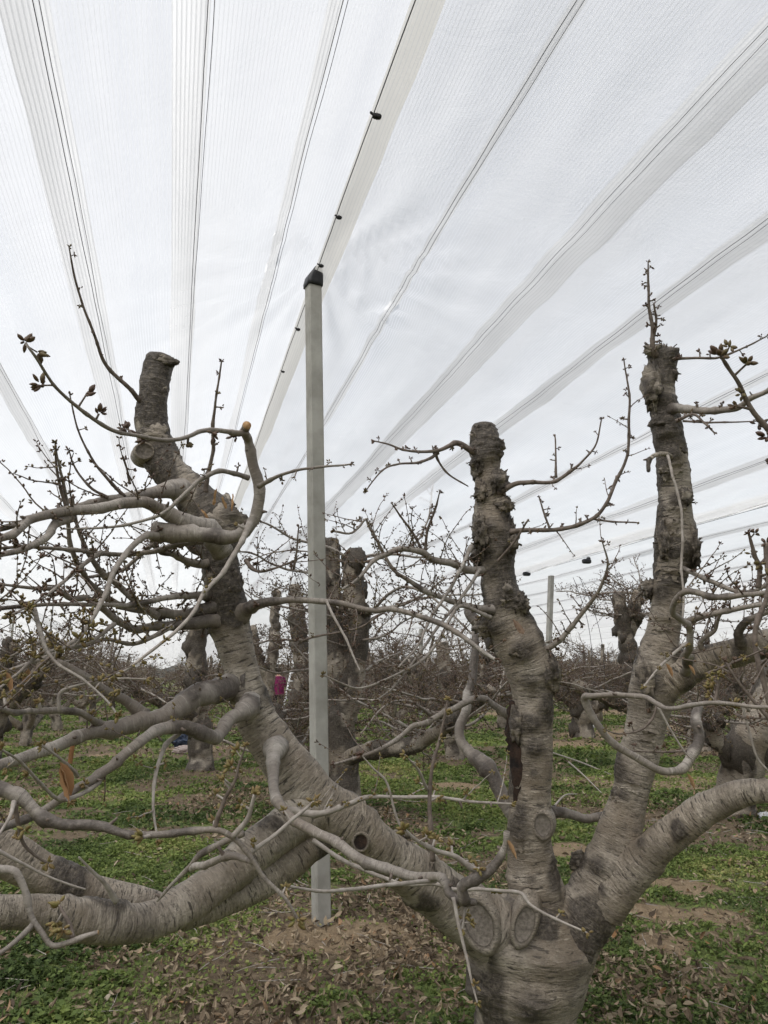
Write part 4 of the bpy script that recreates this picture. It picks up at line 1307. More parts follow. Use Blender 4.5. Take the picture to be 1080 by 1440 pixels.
B([(938, 640, 5, 3.17), (945, 668, 5, 3.1), (956, 700, 5), (959, 760, 5), (960, 830, 5), (959, 880, 4, 3.02)], step=0, m=TWIGPALE)
B([(960, 800, 8, 3.2), (990, 815, 9), (1030, 828, 9), (1060, 830, 8), (1100, 812, 7, 2.9)], step=0.07, bsz=0.010, tw=5, twl=(0.06, 0.2))
B([(1068, 830, 10, 2.5), (1070, 805, 9), (1062, 780, 8), (1053, 750, 6, 2.45)], step=0.05, bsz=0.012, m=TWIG)
B([(965, 870, 14, 3.2), (985, 864, 12), (1020, 858, 11), (1060, 850, 10), (1110, 846, 9, 2.9)], step=0.14, bsz=0.010, tw=6, twl=(0.06, 0.2))
B([(985, 905, 9, 3.2), (1005, 890, 8), (1012, 870, 7), (1020, 850, 5, 3.1)], step=0.05, bsz=0.010, tw=4)
B([(1045, 905, 18, 3.15), (1042, 885, 15), (1055, 870, 13), (1085, 858, 12, 3.0)], step=0, tw=3)
B([(1120, 1060, 8, 1.9), (1060, 985, 7), (1040, 960, 6), (1020, 930, 5, 1.9)], step=0.1, bsz=0.010, m=TWIG, tw=3)
B([(1085, 1000, 9, 2.0), (1062, 900, 8), (1075, 840, 10), (1077, 790, 14), (1076, 765, 12, 2.0)], step=0.08, bsz=0.014, m=TWIG)
# back log under the low left limb, fork and stub
for spec in ([(245, 1290, 40, 2.72), (205, 1272, 42), (165, 1262, 44), (110, 1250, 48), (55, 1226, 54), (10, 1200, 60), (-60, 1165, 60, 2.5)], [(455, 1165, 50, 3.0), (410, 1205, 56), (360, 1240, 52), (300, 1272, 44), (255, 1295, 30, 2.74)]):
    P, R = path(spec)
    P2, R2 = spline(P, R, 0.012)
    mb = MB()
    sweep(mb, P2, R2, 24, 0.08, -0.12, 0, True, seed=spec[0][0] * 0.1)
    mb.build('limb', [BARK, OLDCUT], tree, TB)

# torn orange wood left where shoots were ripped off the left limb
mb = MB()
for (px, py, Y, a) in ((300, 700, 2.78, 1.3), (292, 720, 2.76, 1.0), (318, 705, 2.82, 1.5), (325, 712, 2.84, 1.7)):
    c = at(px, py + 10, Y)
    d = np.array([0.2 * RNG.normal(), -0.3, a])
    P = wiggle(c, d, RNG.uniform(0.04, 0.09), 0.012, 0.35)
    mb = MB()
    thin(mb, P, np.linspace(0.007, 0.003, len(P)) * RNG.uniform(0.5, 1.3, len(P)), 4)
    mb.build('splinter', CUT, limb_obj['left'], TB, False)

# ------------------------------------------------------------------ curled dead leaves still hanging on the big tree
DEAD = leafy('dry orange leaf', [(0.0, (0.15, 0.07, 0.03)), (0.5, (0.25, 0.125, 0.052)), (1.0, (0.36, 0.23, 0.125))], 0.2)


def leaf_mesh(mb, c, axis, nrm, ln, wd, curl=0.6, fold=0.5, tint=0.5, m=9, n=6):
    axis, _, _ = ortho(axis)
    side = np.cross(axis, nrm)
    side /= np.linalg.norm(side) + 1e-9
    nrm = np.cross(side, axis)
    t = np.linspace(0, 1, m)
    w = np.sin(np.pi * t ** 0.8) ** 0.8 * wd / 2 + 0.0008
    q = np.linspace(-1, 1, n)
    rip = 0.05 * wd * np.sin(t * 19)[:, None] * np.abs(q)[None]
    P = c + axis * (t * ln)[:, None, None] + side * (w[:, None] * q[None])[..., None] * (1 - 0.3 * fold) + nrm * (fold * np.abs(q)[None] * w[:, None] + curl * ln * 0.35 * (t ** 2)[:, None] + rip)[..., None]
    b = mb.n
    mb.grid(P)
    mb.T[-1] = np.full(m * n, tint) + 0.15 * np.abs(np.tile(q, m))


for q, (px, py, Y, dx, dz, ln, wd, fold) in enumerate(((84, 1072, 2.1, 0.18, -1, 0.085, 0.05, 0.9), (86, 1076, 2.08, 0.55, -0.8, 0.09, 0.055, 0.4), (936, 933, 2.6, 0.1, -1, 0.045, 0.028, 0.8), (8, 945, 1.9, 0.1, -1, 0.05, 0.025, 1.0),
                                                      (966, 1088, 2.2, 0.1, -1, 0.04, 0.02, 0.9), (968, 935, 2.6, 0.2, -1, 0.035, 0.02, 0.9), (712, 1180, 2.15, 0.2, -1, 0.05, 0.02, 0.9), (40, 940, 2.0, -0.3, -0.5, 0.035, 0.03, 0.8))):
    mb = MB()
    leaf_mesh(mb, at(px, py, Y), np.array([dx, 0.1, dz]), np.array([0.75 if q != 1 else -0.85, -0.6, 0.2]), ln, wd * 0.85, 1.0, fold * 1.25, 0.55 + 0.05 * q)
    mb.build('dead_leaf', DEAD, tree, TB)

# ================================================================== other trees of the orchard
def bg_branch(parent, off, p, d, ln, r, ntw, fine, lump, merge=None, mats=None):
    W = wiggle(p, d, ln, 0.09 if fine else 0.14, 0.20, -0.02 if d[2] > 0.2 else 0.03)
    k = len(W)
    R = r * np.linspace(1, 0.38, k)
    mb = merge or MB()
    if fine:
        P2, R2 = spline(W, R, 0.035)
        sweep(mb, P2, R2, 7, 0.10, None, 0, cap0=False, seed=p[0] * 3)
        W, R = P2, R2
        k = len(W)
    else:
        thin(mb, W, R, 4, 0)
    for j in range(ntw):
        t = 0.06 + 0.94 * (j + RNG.random()) / ntw
        i = min(k - 2, int(t * (k - 1)))
        dd = W[i + 1] - W[i]
        dd /= np.linalg.norm(dd)
        q = rv() * np.array([1, 1, 0.75]) + np.array([0, 0, 0.25])
        q -= dd * (q @ dd) * 0.8
        q = q / np.linalg.norm(q) + dd * 0.6
        l2 = RNG.uniform(0.10, 0.46) * (1.15 - 0.45 * t)
        T_ = wiggle(W[i], q, l2, 0.06 if fine else 0.12, 0.22, 0.04)
        rr = min(R[i] * 0.6, RNG.uniform(0.0028, 0.0048) * (1.0 if fine else 1.6))
        thin(mb, T_, rr * np.linspace(1, 0.5, len(T_)), 3, 1)
        for m_ in range(1, len(T_)):
            for _ in range(2 if fine else 1):
                b = T_[m_] + (T_[m_ - 1] - T_[m_]) * RNG.random()
                bud(mb, b, rv() + np.array([0, 0, 0.3]), lump * RNG.uniform(0.8, 1.5), lump * 0.42, 2, 4)
        if fine and l2 > 0.2:
            for _ in range(2):
                s = int(RNG.integers(1, len(T_)))
                T2 = wiggle(T_[s], rv() + np.array([0, 0, 0.2]), RNG.uniform(0.06, 0.16), 0.05, 0.2)
                thin(mb, T2, np.linspace(0.0024, 0.0016, len(T2)), 3, 1)
                for z in T2[1:]:
                    bud(mb, z, rv(), lump, lump * 0.42, 2, 4)
    if merge is None:
        return mb.build('branch', mats or [BRANCH, TWIG, BUD], parent, off)


def old_tree(name, base, limbs, label, group, seed, nbr=7, fine=True, single=False, rough=-0.02, out=None, brl=(0.7, 1.6), twn=(16, 25)):
    """limbs: list of (P, R) in world space; branches arch out of them"""
    global RNG
    keep, RNG = RNG, np.random.default_rng(seed)
    one = MB() if single else None
    root = None if single else empty(name, base, label, 'tree', group)
    for li, (P, R) in enumerate(limbs):
        P2, R2 = spline(P, R, 0.035 if fine else 0.09)
        tt = np.linspace(0, 1, len(P2))
        bias = rough + 0.15 * np.sin(tt * 11 + li * 2) + 0.10 * tt
        mb = one or MB()
        sweep(mb, P2, R2 * 0.9 * (1 + 0.16 * fbm(np.column_stack([np.arange(len(R2)) * 0.25, 0 * R2 + li + seed, 0 * R2]), 2)), 20 if fine else 8, 0.24, bias, 0 if not single else 0, True, seed=seed + li, dome=0.3)
        lo = None
        if not single:
            lo = mb.build('trunk' if li == 0 else 'limb', [BARK, OLDCUT], root, base)
        # warts and stubs of old spurs
        for q in range(16 if fine else 4):
            i = int(RNG.integers(len(P2) // 4, len(P2)))
            g = lump_geo(12, 8)
            V = g.reshape(-1, 3)
            f = 0.85 + 0.6 * fbm(V * 2.2 + q + seed, 3) + 0.35 * np.abs(vnoise(V * 6 + q))
            dr = rv() * np.array([1, 1, 0.3])
            s = R2[i] * RNG.uniform(0.4, 0.85)
            Pk = (V * f[:, None] * s * np.array([1, 1, 1.3]) + P2[i] + dr * R2[i] * 0.75).reshape(g.shape)
            mk = one or MB()
            mk.grid(Pk, 0, True, bk=V, rough=0.9)
            if not single:
                mk.build('knot', [BARK, OLDCUT], lo, base)
        for q in range(nbr if li else max(3, nbr // 2)):
            t = RNG.uniform(0.38, 0.98)
            i = int(t * (len(P2) - 1))
            a = RNG.uniform(0, 2 * math.pi)
            d = np.array([math.cos(a), math.sin(a), RNG.uniform(-0.15, 0.55)])
            if out is not None and RNG.random() < 0.5:
                d = d + out * 0.8
            bg_branch(root, base, P2[i], d, RNG.uniform(*brl), RNG.uniform(0.010, 0.022), int(RNG.integers(*twn)), fine, 0.019 if fine else 0.032, one)
    RNG = keep
    if single:
        return one
    return root


def px_limbs(specs):
    return [path(s) for s in specs]


def tree_at(label, specs, seed, **kw):
    L = px_limbs(specs)
    b = L[0][0][0].copy()
    b[2] = 0.0
    L[0] = (np.vstack([[b - np.array([0, 0, 0.08])], L[0][0]]), np.concatenate([[L[0][1][0] * 1.12], L[0][1]]))
    placed.append(b)
    return old_tree('cherry_tree', b, L, label, 'cherry trees of the orchard', seed, **kw)


placed = [TB]
tree_at('dark warty cherry tree with two upright sawn limbs directly behind the concrete post',
        [[(486, 1112, 50, 8.9), (482, 1050, 46), (476, 985, 42), (472, 920, 36), (468, 850, 32), (466, 800, 30), (466, 760, 28, 8.9)],
         [(484, 1010, 42, 8.9), (497, 950, 40), (502, 890, 38), (498, 840, 34), (496, 805, 32), (503, 775, 26, 8.8)],
         [(470, 1072, 30, 8.9), (520, 1055, 26), (580, 1048, 24), (640, 1012, 20), (692, 968, 17, 8.0)],
         [(478, 1080, 32, 8.9), (450, 1075, 28), (420, 1056, 26), (400, 1032, 23), (385, 1000, 20, 9.2)]], 21, nbr=15, rough=0.22, brl=(0.8, 2.0))
tree_at('stout pale leaning cherry trunk with a sawn elbow stub, right of the arching dark-dashed limb',
        [[(1030, 1132, 66, 8.8), (1038, 1100, 64), (1046, 1070, 60), (1058, 1035, 58), (1078, 990, 52), (1105, 930, 46), (1130, 860, 40, 8.4)],
         [(1045, 1050, 30, 8.6), (1022, 1052, 26), (1008, 1040, 24), (1003, 1022, 22), (1012, 1008, 20, 8.4)],
         [(1050, 1060, 40, 8.7), (1090, 1020, 36), (1150, 960, 32), (1200, 900, 28, 8.3)]], 33, nbr=6, rough=-0.05)
tree_at('twin-topped small cherry tree between the middle and right trunks',
        [[(908, 1062, 38, 13.4), (902, 1010, 34), (892, 960, 30), (884, 915, 27), (876, 880, 24), (870, 836, 20, 13.2)], [(882, 892, 22, 13.3), (890, 862, 21), (897, 832, 16, 13.2)],
         [(900, 1000, 26, 13.4), (850, 978, 22), (800, 960, 18), (770, 948, 12, 13.0)]], 45, nbr=14, rough=0.15)
tree_at('slanting cherry trunk beside the white ladder, just left of the concrete post',
        [[(410, 1052, 30, 15.0), (418, 1018, 29), (424, 975, 27), (424, 930, 26), (419, 880, 24), (414, 824, 18, 15.0)], [(404, 1030, 24, 15.0), (440, 1000, 20), (470, 975, 16, 14.6)]], 57, nbr=14, rough=0.06, brl=(0.6, 1.2))
tree_at('thin crooked cherry tree behind the slanting one',
        [[(372, 1022, 20, 20.5), (378, 960, 17), (386, 900, 16), (386, 860, 14), (392, 828, 11, 20.5)], [(378, 960, 14, 20.5), (362, 920, 12), (356, 880, 10, 20.5)]], 69, nbr=9, brl=(0.5, 1.1))
tree_at('greyish cherry trunk half hidden behind the big left limb',
        [[(282, 1044, 36, 12.6), (279, 1000, 33), (277, 950, 30), (278, 905, 28), (283, 862, 22, 12.4)], [(284, 1010, 30, 12.6), (240, 990, 24), (190, 970, 18, 12.2)]], 81, nbr=13, rough=0.15)
tree_at('bushy cherry tree at the left edge beside the weathered post',
        [[(-14, 1040, 36, 12.8), (0, 985, 30), (8, 940, 24), (16, 905, 18, 12.6)], [(-8, 1005, 26, 12.8), (30, 975, 22), (60, 935, 18), (70, 900, 14, 12.6)]], 93, nbr=15, brl=(0.8, 1.8))
tree_at('cherry tree with pale lower limbs under the twigs left of the middle trunk',
        [[(640, 1064, 30, 14.2), (634, 1010, 28), (628, 960, 24), (622, 905, 20, 14.2)], [(636, 1020, 26, 14.2), (600, 985, 22), (572, 930, 16, 14.2)], [(640, 1020, 24, 14.2), (672, 975, 20), (682, 920, 15, 14.2)]], 105, nbr=15, brl=(0.9, 2.0))
tree_at('broad dark cherry tree low behind the pruned stub at the right edge',
        [[(985, 1040, 40, 16.0), (980, 1000, 34), (970, 965, 26, 16.0)], [(984, 1010, 30, 16.0), (1020, 985, 24), (1050, 960, 18, 16.0)]], 117, nbr=14, brl=(0.8, 1.6))
tree_at('low spreading cherry tree with horizontal limbs behind the middle trunk',
        [[(822, 1030, 28, 19.0), (818, 995, 26), (812, 965, 20, 19.0)], [(820, 1000, 22, 19.0), (790, 975, 18), (765, 960, 14, 19.0)], [(820, 1000, 22, 19.0), (855, 985, 18), (885, 960, 14, 19.0)]], 129, nbr=14, rough=0.2)


def vase(seed, h=2.6, n=4):
    rg = np.random.default_rng(seed)
    L = []
    r0 = rg.uniform(0.11, 0.15)
    lean = rg.normal(size=2) * 0.06
    fork = rg.uniform(0.35, 0.6)
    L.append((np.array([[0, 0, -0.1], [lean[0] * .4, lean[1] * .4, fork * .5], [lean[0], lean[1], fork], [lean[0] * 1.6, lean[1] * 1.6, fork + .5], [lean[0] * 3 + .1, lean[1] * 3, h * rg.uniform(0.7, 0.95)]]), np.array([r0 * 1.15, r0, r0 * 0.95, r0 * 0.7, r0 * 0.45])))
    a0 = rg.uniform(0, 6.28)
    for q in range(n):
        a = a0 + q * 6.283 / n + rg.normal() * 0.25
        e = np.array([math.cos(a), math.sin(a), 0])
        reach = rg.uniform(0.5, 1.2)
        top = h * rg.uniform(0.55, 1.0)
        s = np.array([lean[0], lean[1], fork * 0.8])
        up = np.array([0, 0, 1.0])
        L.append((np.array([s, s + e * reach * .5 + up * (top - fork) * .22, s + e * reach * .85 + up * (top - fork) * .55, s + e * reach + up * (top - fork)]) + rg.normal(size=(4, 3)) * np.array([[0], [.05], [.07], [.05]]),
                  np.array([r0 * 0.7, r0 * 0.52, r0 * 0.38, r0 * 0.22])))
    return L


# mid-distance trees: three grown in full (with their parts), then set out along the rows
protos = []
for q in range(3):
    L = vase(300 + q)
    protos.append(old_tree('cherry_tree', np.zeros(3), L, 'x', 'cherry trees of the orchard', 400 + q, nbr=12, fine=True, twn=(12, 18)))
lowp = []
for q in range(5):
    mb = old_tree('cherry_tree', np.zeros(3), vase(500 + q, 2.5), None, None, 600 + q, nbr=9, fine=False, single=True, brl=(0.8, 1.7), twn=(9, 13))
    lowp.append(mb.mesh('cherry_tree', [BARK, TWIG, BUD]))


def copy_thing(o, parent=None):
    c = o.copy()
    COL.objects.link(c)
    c.parent = parent
    for ch in o.children:
        copy_thing(ch, c)
    return c


def visible(p, margin=1.6):
    v = p - CAM
    z = v @ FW
    if z < 1:
        return False
    x = 540 + F * (v @ RT) / z
    return -margin * F / z < x < 1080 + margin * F / z


spots = []
rg = np.random.default_rng(5)
for row in range(-11, 16):
    u = 1.35 + 4.0 * row
    for i in range(20):
        s = 3.0 + 4.6 * i + rg.uniform(-0.5, 0.5) + (row % 2) * 1.6
        p = world(s, u + rg.uniform(-0.3, 0.3), 0.0)
        dist = np.linalg.norm(p[:2])
        if s < 11 or dist < 11 or dist > 84 or not visible(p):
            continue
        if min(np.linalg.norm((p - b)[:2]) for b in placed) < 2.7:
            continue
        # keep the grass alley and the place where the person stands open
        if np.linalg.norm((p - at(390, 1014, 25.6))[:2]) < 2.6:
            continue
        v_ = p - CAM
        px_ = 540 + F * (v_ @ RT) / (v_ @ FW)
        if (dist < 26 and abs(px_ - 392) < 50) or (dist < 48 and abs(px_ - 392) < 28):
            continue
        spots.append((dist, p))
spots.sort(key=lambda x: x[0])
spots = spots[:290]
print('orchard trees set out:', len(spots))
used = [False] * 3
for q, (dist, p) in enumerate(spots):
    rz = rg.uniform(0, 6.28)
    sc = rg.uniform(0.88, 1.10)
    if dist < 27:
        k = q % 3
        o = protos[k] if not used[k] else copy_thing(protos[k])
        used[k] = True
    else:
        o = bpy.data.objects.new('cherry_tree', lowp[q % 5])
        COL.objects.link(o)
    o.location = p
    o.rotation_euler = (0, 0, rz)
    o.scale = (sc, sc, sc * rg.uniform(0.92, 1.08))
    tag(o, 'bare grey cherry tree in the receding orchard rows', 'tree', 'bare cherry trees in the far rows')

# ================================================================== person, ladder and odds and ends
def person():
    # facing away, weight on both feet, arms half raised to the branches
    base = at(390, 1014, 25.6)
    base[2] = 0.0
    J = {}
    edges = []
    pts, rad = [], []

    def add(n, p, r, to=None):
        J[n] = len(pts)
        pts.append(p)
        rad.append(r)
        if to:
            edges.append((J[to], J[n]))
    add('pelvis', (0, 0, 0.90), (0.155, 0.11))
    add('waist', (0, 0, 1.04), (0.145, 0.10), 'pelvis')
    add('chest', (0, 0.01, 1.24), (0.165, 0.115), 'waist')
    add('collar', (0, 0.0, 1.38), (0.11, 0.085), 'chest')
    add('neck', (0, 0.01, 1.45), (0.052, 0.052), 'collar')
    add('jaw', (0, 0.03, 1.52), (0.062, 0.072), 'neck')
    add('skull', (0, 0.02, 1.60), (0.078, 0.094), 'jaw')
    add('crown', (0, 0.01, 1.665), (0.055, 0.065), 'skull')
    add('nose', (0, 0.115, 1.575), (0.014, 0.016), 'skull')
    for s, n in ((-1, 'l'), (1, 'r')):
        add(n + 'sh', (s * 0.175, 0, 1.36), (0.065, 0.065), 'collar')
        add(n + 'el', (s * 0.235, 0.06, 1.10), (0.045, 0.045), n + 'sh')
        add(n + 'wr', (s * 0.20, 0.27, 1.15 + 0.05 * s), (0.030, 0.030), n + 'el')
        add(n + 'pm', (s * 0.19, 0.34, 1.18 + 0.05 * s), (0.034, 0.022), n + 'wr')
        for f in range(4):
            k = f - 1.5
            add(n + 'f%d' % f, (s * 0.19 + k * 0.019, 0.395 - abs(k) * 0.005, 1.195 + 0.05 * s), (0.009, 0.009), n + 'pm')
            add(n + 'g%d' % f, (s * 0.19 + k * 0.020, 0.425 - abs(k) * 0.008, 1.175 + 0.05 * s), (0.008, 0.008), n + 'f%d' % f)
        add(n + 't0', (s * 0.19 - s * 0.042, 0.345, 1.20 + 0.05 * s), (0.010, 0.010), n + 'wr')
        add(n + 't1', (s * 0.19 - s * 0.05, 0.375, 1.205 + 0.05 * s), (0.008, 0.008), n + 't0')
        add(n + 'hip', (s * 0.09, 0, 0.84), (0.095, 0.10), 'pelvis')
        add(n + 'kn', (s * 0.10, 0.03, 0.47), (0.060, 0.062), n + 'hip')
        add(n + 'an', (s * 0.105, -0.01, 0.09), (0.040, 0.044), n + 'kn')
        add(n + 'toe', (s * 0.12, 0.14, 0.035), (0.038, 0.032), n + 'an')
    me = bpy.data.meshes.new('person')
    me.from_pydata(pts, edges, [])
    o = bpy.data.objects.new('person', me)
    COL.objects.link(o)
    o.modifiers.new('skin', 'SKIN').use_smooth_shade = True
    for v, r in zip(me.skin_vertices[0].data, rad):
        v.radius = r
    me.skin_vertices[0].data[0].use_root = True
    o.modifiers.new('sub', 'SUBSURF').levels = 2
    dg = bpy.context.evaluated_depsgraph_get()
    nm = bpy.data.meshes.new_from_object(o.evaluated_get(dg))
    o.modifiers.clear()
    o.data = nm
    nm.name = 'person'
    nm.materials.clear()
    skin = simple('skin', (0.42, 0.26, 0.19), (0.47, 0.30, 0.22), 30, 0.6)
    jack = simple('magenta quilted jacket', (0.19, 0.012, 0.07), (0.08, 0.010, 0.045), 12, 0.8, 0.4)
    trou = simple('black trousers', (0.012, 0.012, 0.014), (0.02, 0.02, 0.022), 30, 0.85)
    shoe = simple('dark shoes', (0.03, 0.022, 0.018), (0.05, 0.04, 0.03), 30, 0.6)
    for m in (skin, jack, trou, shoe):
        nm.materials.append(m)
    for p in nm.polygons:
        c = p.center
        if c.z < 0.07:
            k = 3
        elif c.z < 0.93 and abs(c.x) < 0.26 and c.y < 0.2:
            k = 2
        elif c.z > 1.43 or c.y > 0.25:
            k = 0
        else:
            k = 1
        p.material_index = k
        p.use_smooth = True
    # loose jacket hem that stands off the hips
    a = np.arange(24) / 24 * 2 * math.pi
    rows = [np.column_stack([np.cos(a) * rx, np.sin(a) * ry, np.full(24, z)]) for z, rx, ry in ((0.84, 0.205, 0.150), (0.90, 0.20, 0.148), (1.02, 0.185, 0.135), (1.20, 0.19, 0.14), (1.33, 0.175, 0.115), (1.40, 0.11, 0.09))]
    mb = MB()
    R = np.array(rows)
    R = R + 0.008 * vnoise(R.reshape(-1, 3) * 14).reshape(R.shape[:2])[..., None]
    mb.grid(R, 0, True)
    mb.build('jacket', jack, o)
    # dark tied-back hair with a bun
    g = lump_geo(20, 12)
    V = g.reshape(-1, 3) * np.array([0.092, 0.102, 0.095]) + np.array([0, -0.005, 1.615])
    V[:, 1] = np.minimum(V[:, 1], 0.075)
    mb = MB()
    mb.grid((V + 0.004 * vnoise(V * 60)[:, None]).reshape(g.shape), 0, True)
    mb.build('hair', simple('dark hair', (0.02, 0.014, 0.01), (0.04, 0.03, 0.02), 50, 0.6), o)
    o.location = base
    o.rotation_euler = (0, 0, 0.2)
    tag(o, 'person in a magenta patterned jacket and black trousers standing by a white ladder', 'person')
    return base


pb = person()
WHITE = simple('white painted metal', (0.70, 0.71, 0.72), (0.78, 0.78, 0.78), 20, 0.5)
lb = at(416, 1016, 25.0)
lb[2] = 0.0
lad = empty('orchard_ladder', lb, 'white A-shaped orchard ladder standing next to the person in magenta', 'ladder')
k = scale_at(416, 1016, 25.0)
A0, A1 = np.array([-22 * k, 0, 0.0]), np.array([-11 * k, 0.45, 72 * k])
B0, B1 = np.array([21 * k, 0, 0.0]), np.array([3 * k, 0.45, 72 * k])
for a, b in ((A0, A1), (B0, B1)):
    mb = MB()
    ax = (b - a) / np.linalg.norm(b - a)
    sx = np.cross(ax, [0, 1, 0])
    sx /= np.linalg.norm(sx)
    mb.box((a + b) / 2, (0.055, 0.05, np.linalg.norm(b - a)), (sx, np.cross(ax, sx), ax), bevel=0.008)
    mb.build('rail', WHITE, lad, smooth=False)
for t in (0.13, 0.30, 0.47, 0.64, 0.81, 0.97):
    mb = MB()
    a, b = A0 + (A1 - A0) * t, B0 + (B1 - B0) * t
    mb.box((a + b) / 2, (np.linalg.norm(b - a), 0.07, 0.03), bevel=0.006)
    mb.build('rung', WHITE, lad, smooth=False)
mb = MB()
a, b = (A1 + B1) / 2, np.array([0, 1.5, 0.0])
ax = (b - a) / np.linalg.norm(b - a)
mb.box((a + b) / 2, (0.05, 0.05, np.linalg.norm(b - a)), (np.array([1.0, 0, 0]), np.cross(ax, [1, 0, 0]), ax), bevel=0.008)
mb.build('back_leg', WHITE, lad, smooth=False)


def bag(px, py, Y, w, h, colr, label, name='plastic_bag', seed=0):
    c = at(px, py, Y)
    c[2] = 0
    k = scale_at(px, py, Y)
    g = lump_geo(40, 26)
    V = g.reshape(-1, 3)
    cr = 1 + 0.35 * fbm(V * 2.1 + seed, 2) + 0.22 * np.abs(fbm(V * 5 + seed, 3)) - 0.1 * np.abs(vnoise(V * 9 + seed))
    V = V * cr[:, None] * np.array([w * k / 2, w * k / 2.4, h * k / 2])
    V[:, 2] = np.maximum(V[:, 2] + h * k * 0.35, -0.01)
    mb = MB()
    mb.grid(V.reshape(g.shape), 0, True)
    o = mb.build(name, colr, smooth=False)
    o.location = c
    tag(o, label, 'bag' if name == 'plastic_bag' else name.replace('_', ' '))


WB = simple('crumpled white plastic', (0.40, 0.41, 0.42), (0.55, 0.56, 0.57), 9, 0.4)
bag(826, 1000, 23.0, 30, 11, WB, 'crumpled white plastic bag on the grass behind the pale branch loop', seed=3)
bag(1076, 1138, 8.6, 22, 14, WB, 'small crumpled white plastic scrap on the weeds at the right edge', seed=8)
bag(258, 1008, 17.0, 26, 24, simple('dark blue tarpaulin', (0.012, 0.018, 0.035), (0.03, 0.045, 0.08), 7, 0.5), 'dark blue bundle lying behind the trunk by the big left limb', 'tarpaulin_bundle', 5)
bag(268, 1025, 15.5, 40, 14, simple('pinkish cloth', (0.24, 0.19, 0.17), (0.32, 0.27, 0.25), 9, 0.8), 'pinkish grey cloth lying just in front of the dark blue bundle', 'cloth', 9)
# broken orange stake
c = at(103, 1012, 13.6)
c[2] = 0.0
mb = MB()
k = scale_at(103, 1012, 13.6)
zz = np.linspace(-0.05, 34 * k, 9)
rows = []
for q, z in enumerate(zz):
    n = 10
    a = np.arange(n) / n * 6.283
    w = (4.2 if q < 7 else 3.0 if q == 7 else 1.2) * k
    rows.append(np.column_stack([np.cos(a) * w * 0.8 + z * 0.06, np.sin(a) * w * 0.6, np.full(n, z) + (0.05 * vnoise(np.column_stack([np.cos(a) * 3, np.sin(a) * 3, 0 * a + q])) if q > 5 else 0)]))
mb.grid(np.array(rows), 0, True, cap1=True)
o = mb.build('stake', simple('fresh split orange wood', (0.30, 0.14, 0.06), (0.22, 0.11, 0.05), 14, 0.85, 0.5), smooth=False)
o.location = c
tag(o, 'short broken orange wooden stake in the grass at the left', 'stake')


def pebble(px, py, w, label):
    c = ground(px, py)
    k = scale_at(px, py, c[1])
    g = lump_geo(16, 10)
    V = g.reshape(-1, 3)
    V = V * (1 + 0.2 * fbm(V * 1.5 + px, 2))[:, None] * w * k * 0.5 * np.array([1, 0.8, 0.7])
    mb = MB()
    mb.grid(V.reshape(g.shape), 0, True)
    o = mb.build('stone', simple('pale stone', (0.38, 0.35, 0.28), (0.46, 0.43, 0.36), 8, 0.9))
    o.location = c + np.array([0, 0, w * k * 0.25])
    tag(o, label, 'stone')


pebble(1057, 1156, 9, 'small pale round stone in the weeds right of the arching limb')
# felled stick lying in the grass left of the right trunk
for q, spec in enumerate(([(776, 1062), (815, 1078), (850, 1088), (874, 1100)], [(800, 1076), (818, 1095), (846, 1118)], [(780, 1140), (795, 1128), (812, 1120)])):
    P = np.array([ground(*p) + np.array([0, 0, 0.05 + 0.03 * math.sin(i * 2)]) for i, p in enumerate(spec)])
    P2, R2 = spline(P, np.linspace(0.014, 0.007, len(P)), 0.03)
    mb = MB()
    sweep(mb, P2, R2, 7, 0.1, None, seed=q)
    tag(mb.build('fallen_stick', TWIGPALE), ['longest pale fallen stick in the grass between the middle and right trunks', 'shorter forked fallen stick under the long one', 'small pale curved stick low beside the middle trunk'][q], 'stick', 'fallen sticks')

# ================================================================== ground, weeds and leaf litter
patches = [ground(*p) for p in ((520, 1325), (455, 1325), (400, 1330), (960, 1245), (925, 1285), (1010, 1290), (640, 1105), (560, 1345), (930, 1330), (800, 1195))]
prad = [0.30, 0.26, 0.18, 0.30, 0.25, 0.25, 0.4, 0.12, 0.2, 0.3]
bigp = [ground(*p) for p in ((835, 1035), (800, 1048), (900, 1030), (960, 1025), (620, 1030), (560, 1010), (330, 985), (700, 1005), (850, 1000))]
bigr = [1.3, 0.9, 1.1, 1.1, 1.0, 1.2, 1.0, 1.4, 1.6]
drypt = [ground(*p) for p in ((290, 1090), (250, 1100), (330, 1100), (215, 1062), (330, 1052), (150, 1052))]
dryr = [0.8, 0.6, 0.5, 0.8, 0.7, 1.0]


lush = [ground(*p) for p in ((930, 1185), (1000, 1205), (1050, 1195), (545, 1088), (95, 1110), (860, 1155), (500, 1085), (250, 1190), (1040, 1240), (190, 1180))]
lrad = [0.5, 0.6, 0.4, 0.6, 0.7, 0.4, 0.5, 0.5, 0.4, 0.5]


def blob(x, y, pts, rads):
    m = np.zeros(len(x))
    w = 0.25 * fbm(np.column_stack([x * 2.3, y * 2.3, 0 * x + 4]), 3)
    for p, r in zip(pts, rads):
        d = np.sqrt((x - p[0]) ** 2 + ((y - p[1]) * 0.8) ** 2) / r
        m = np.maximum(m, 1 - sstep(0.55, 1.1, d + w * 1.6))
    return m


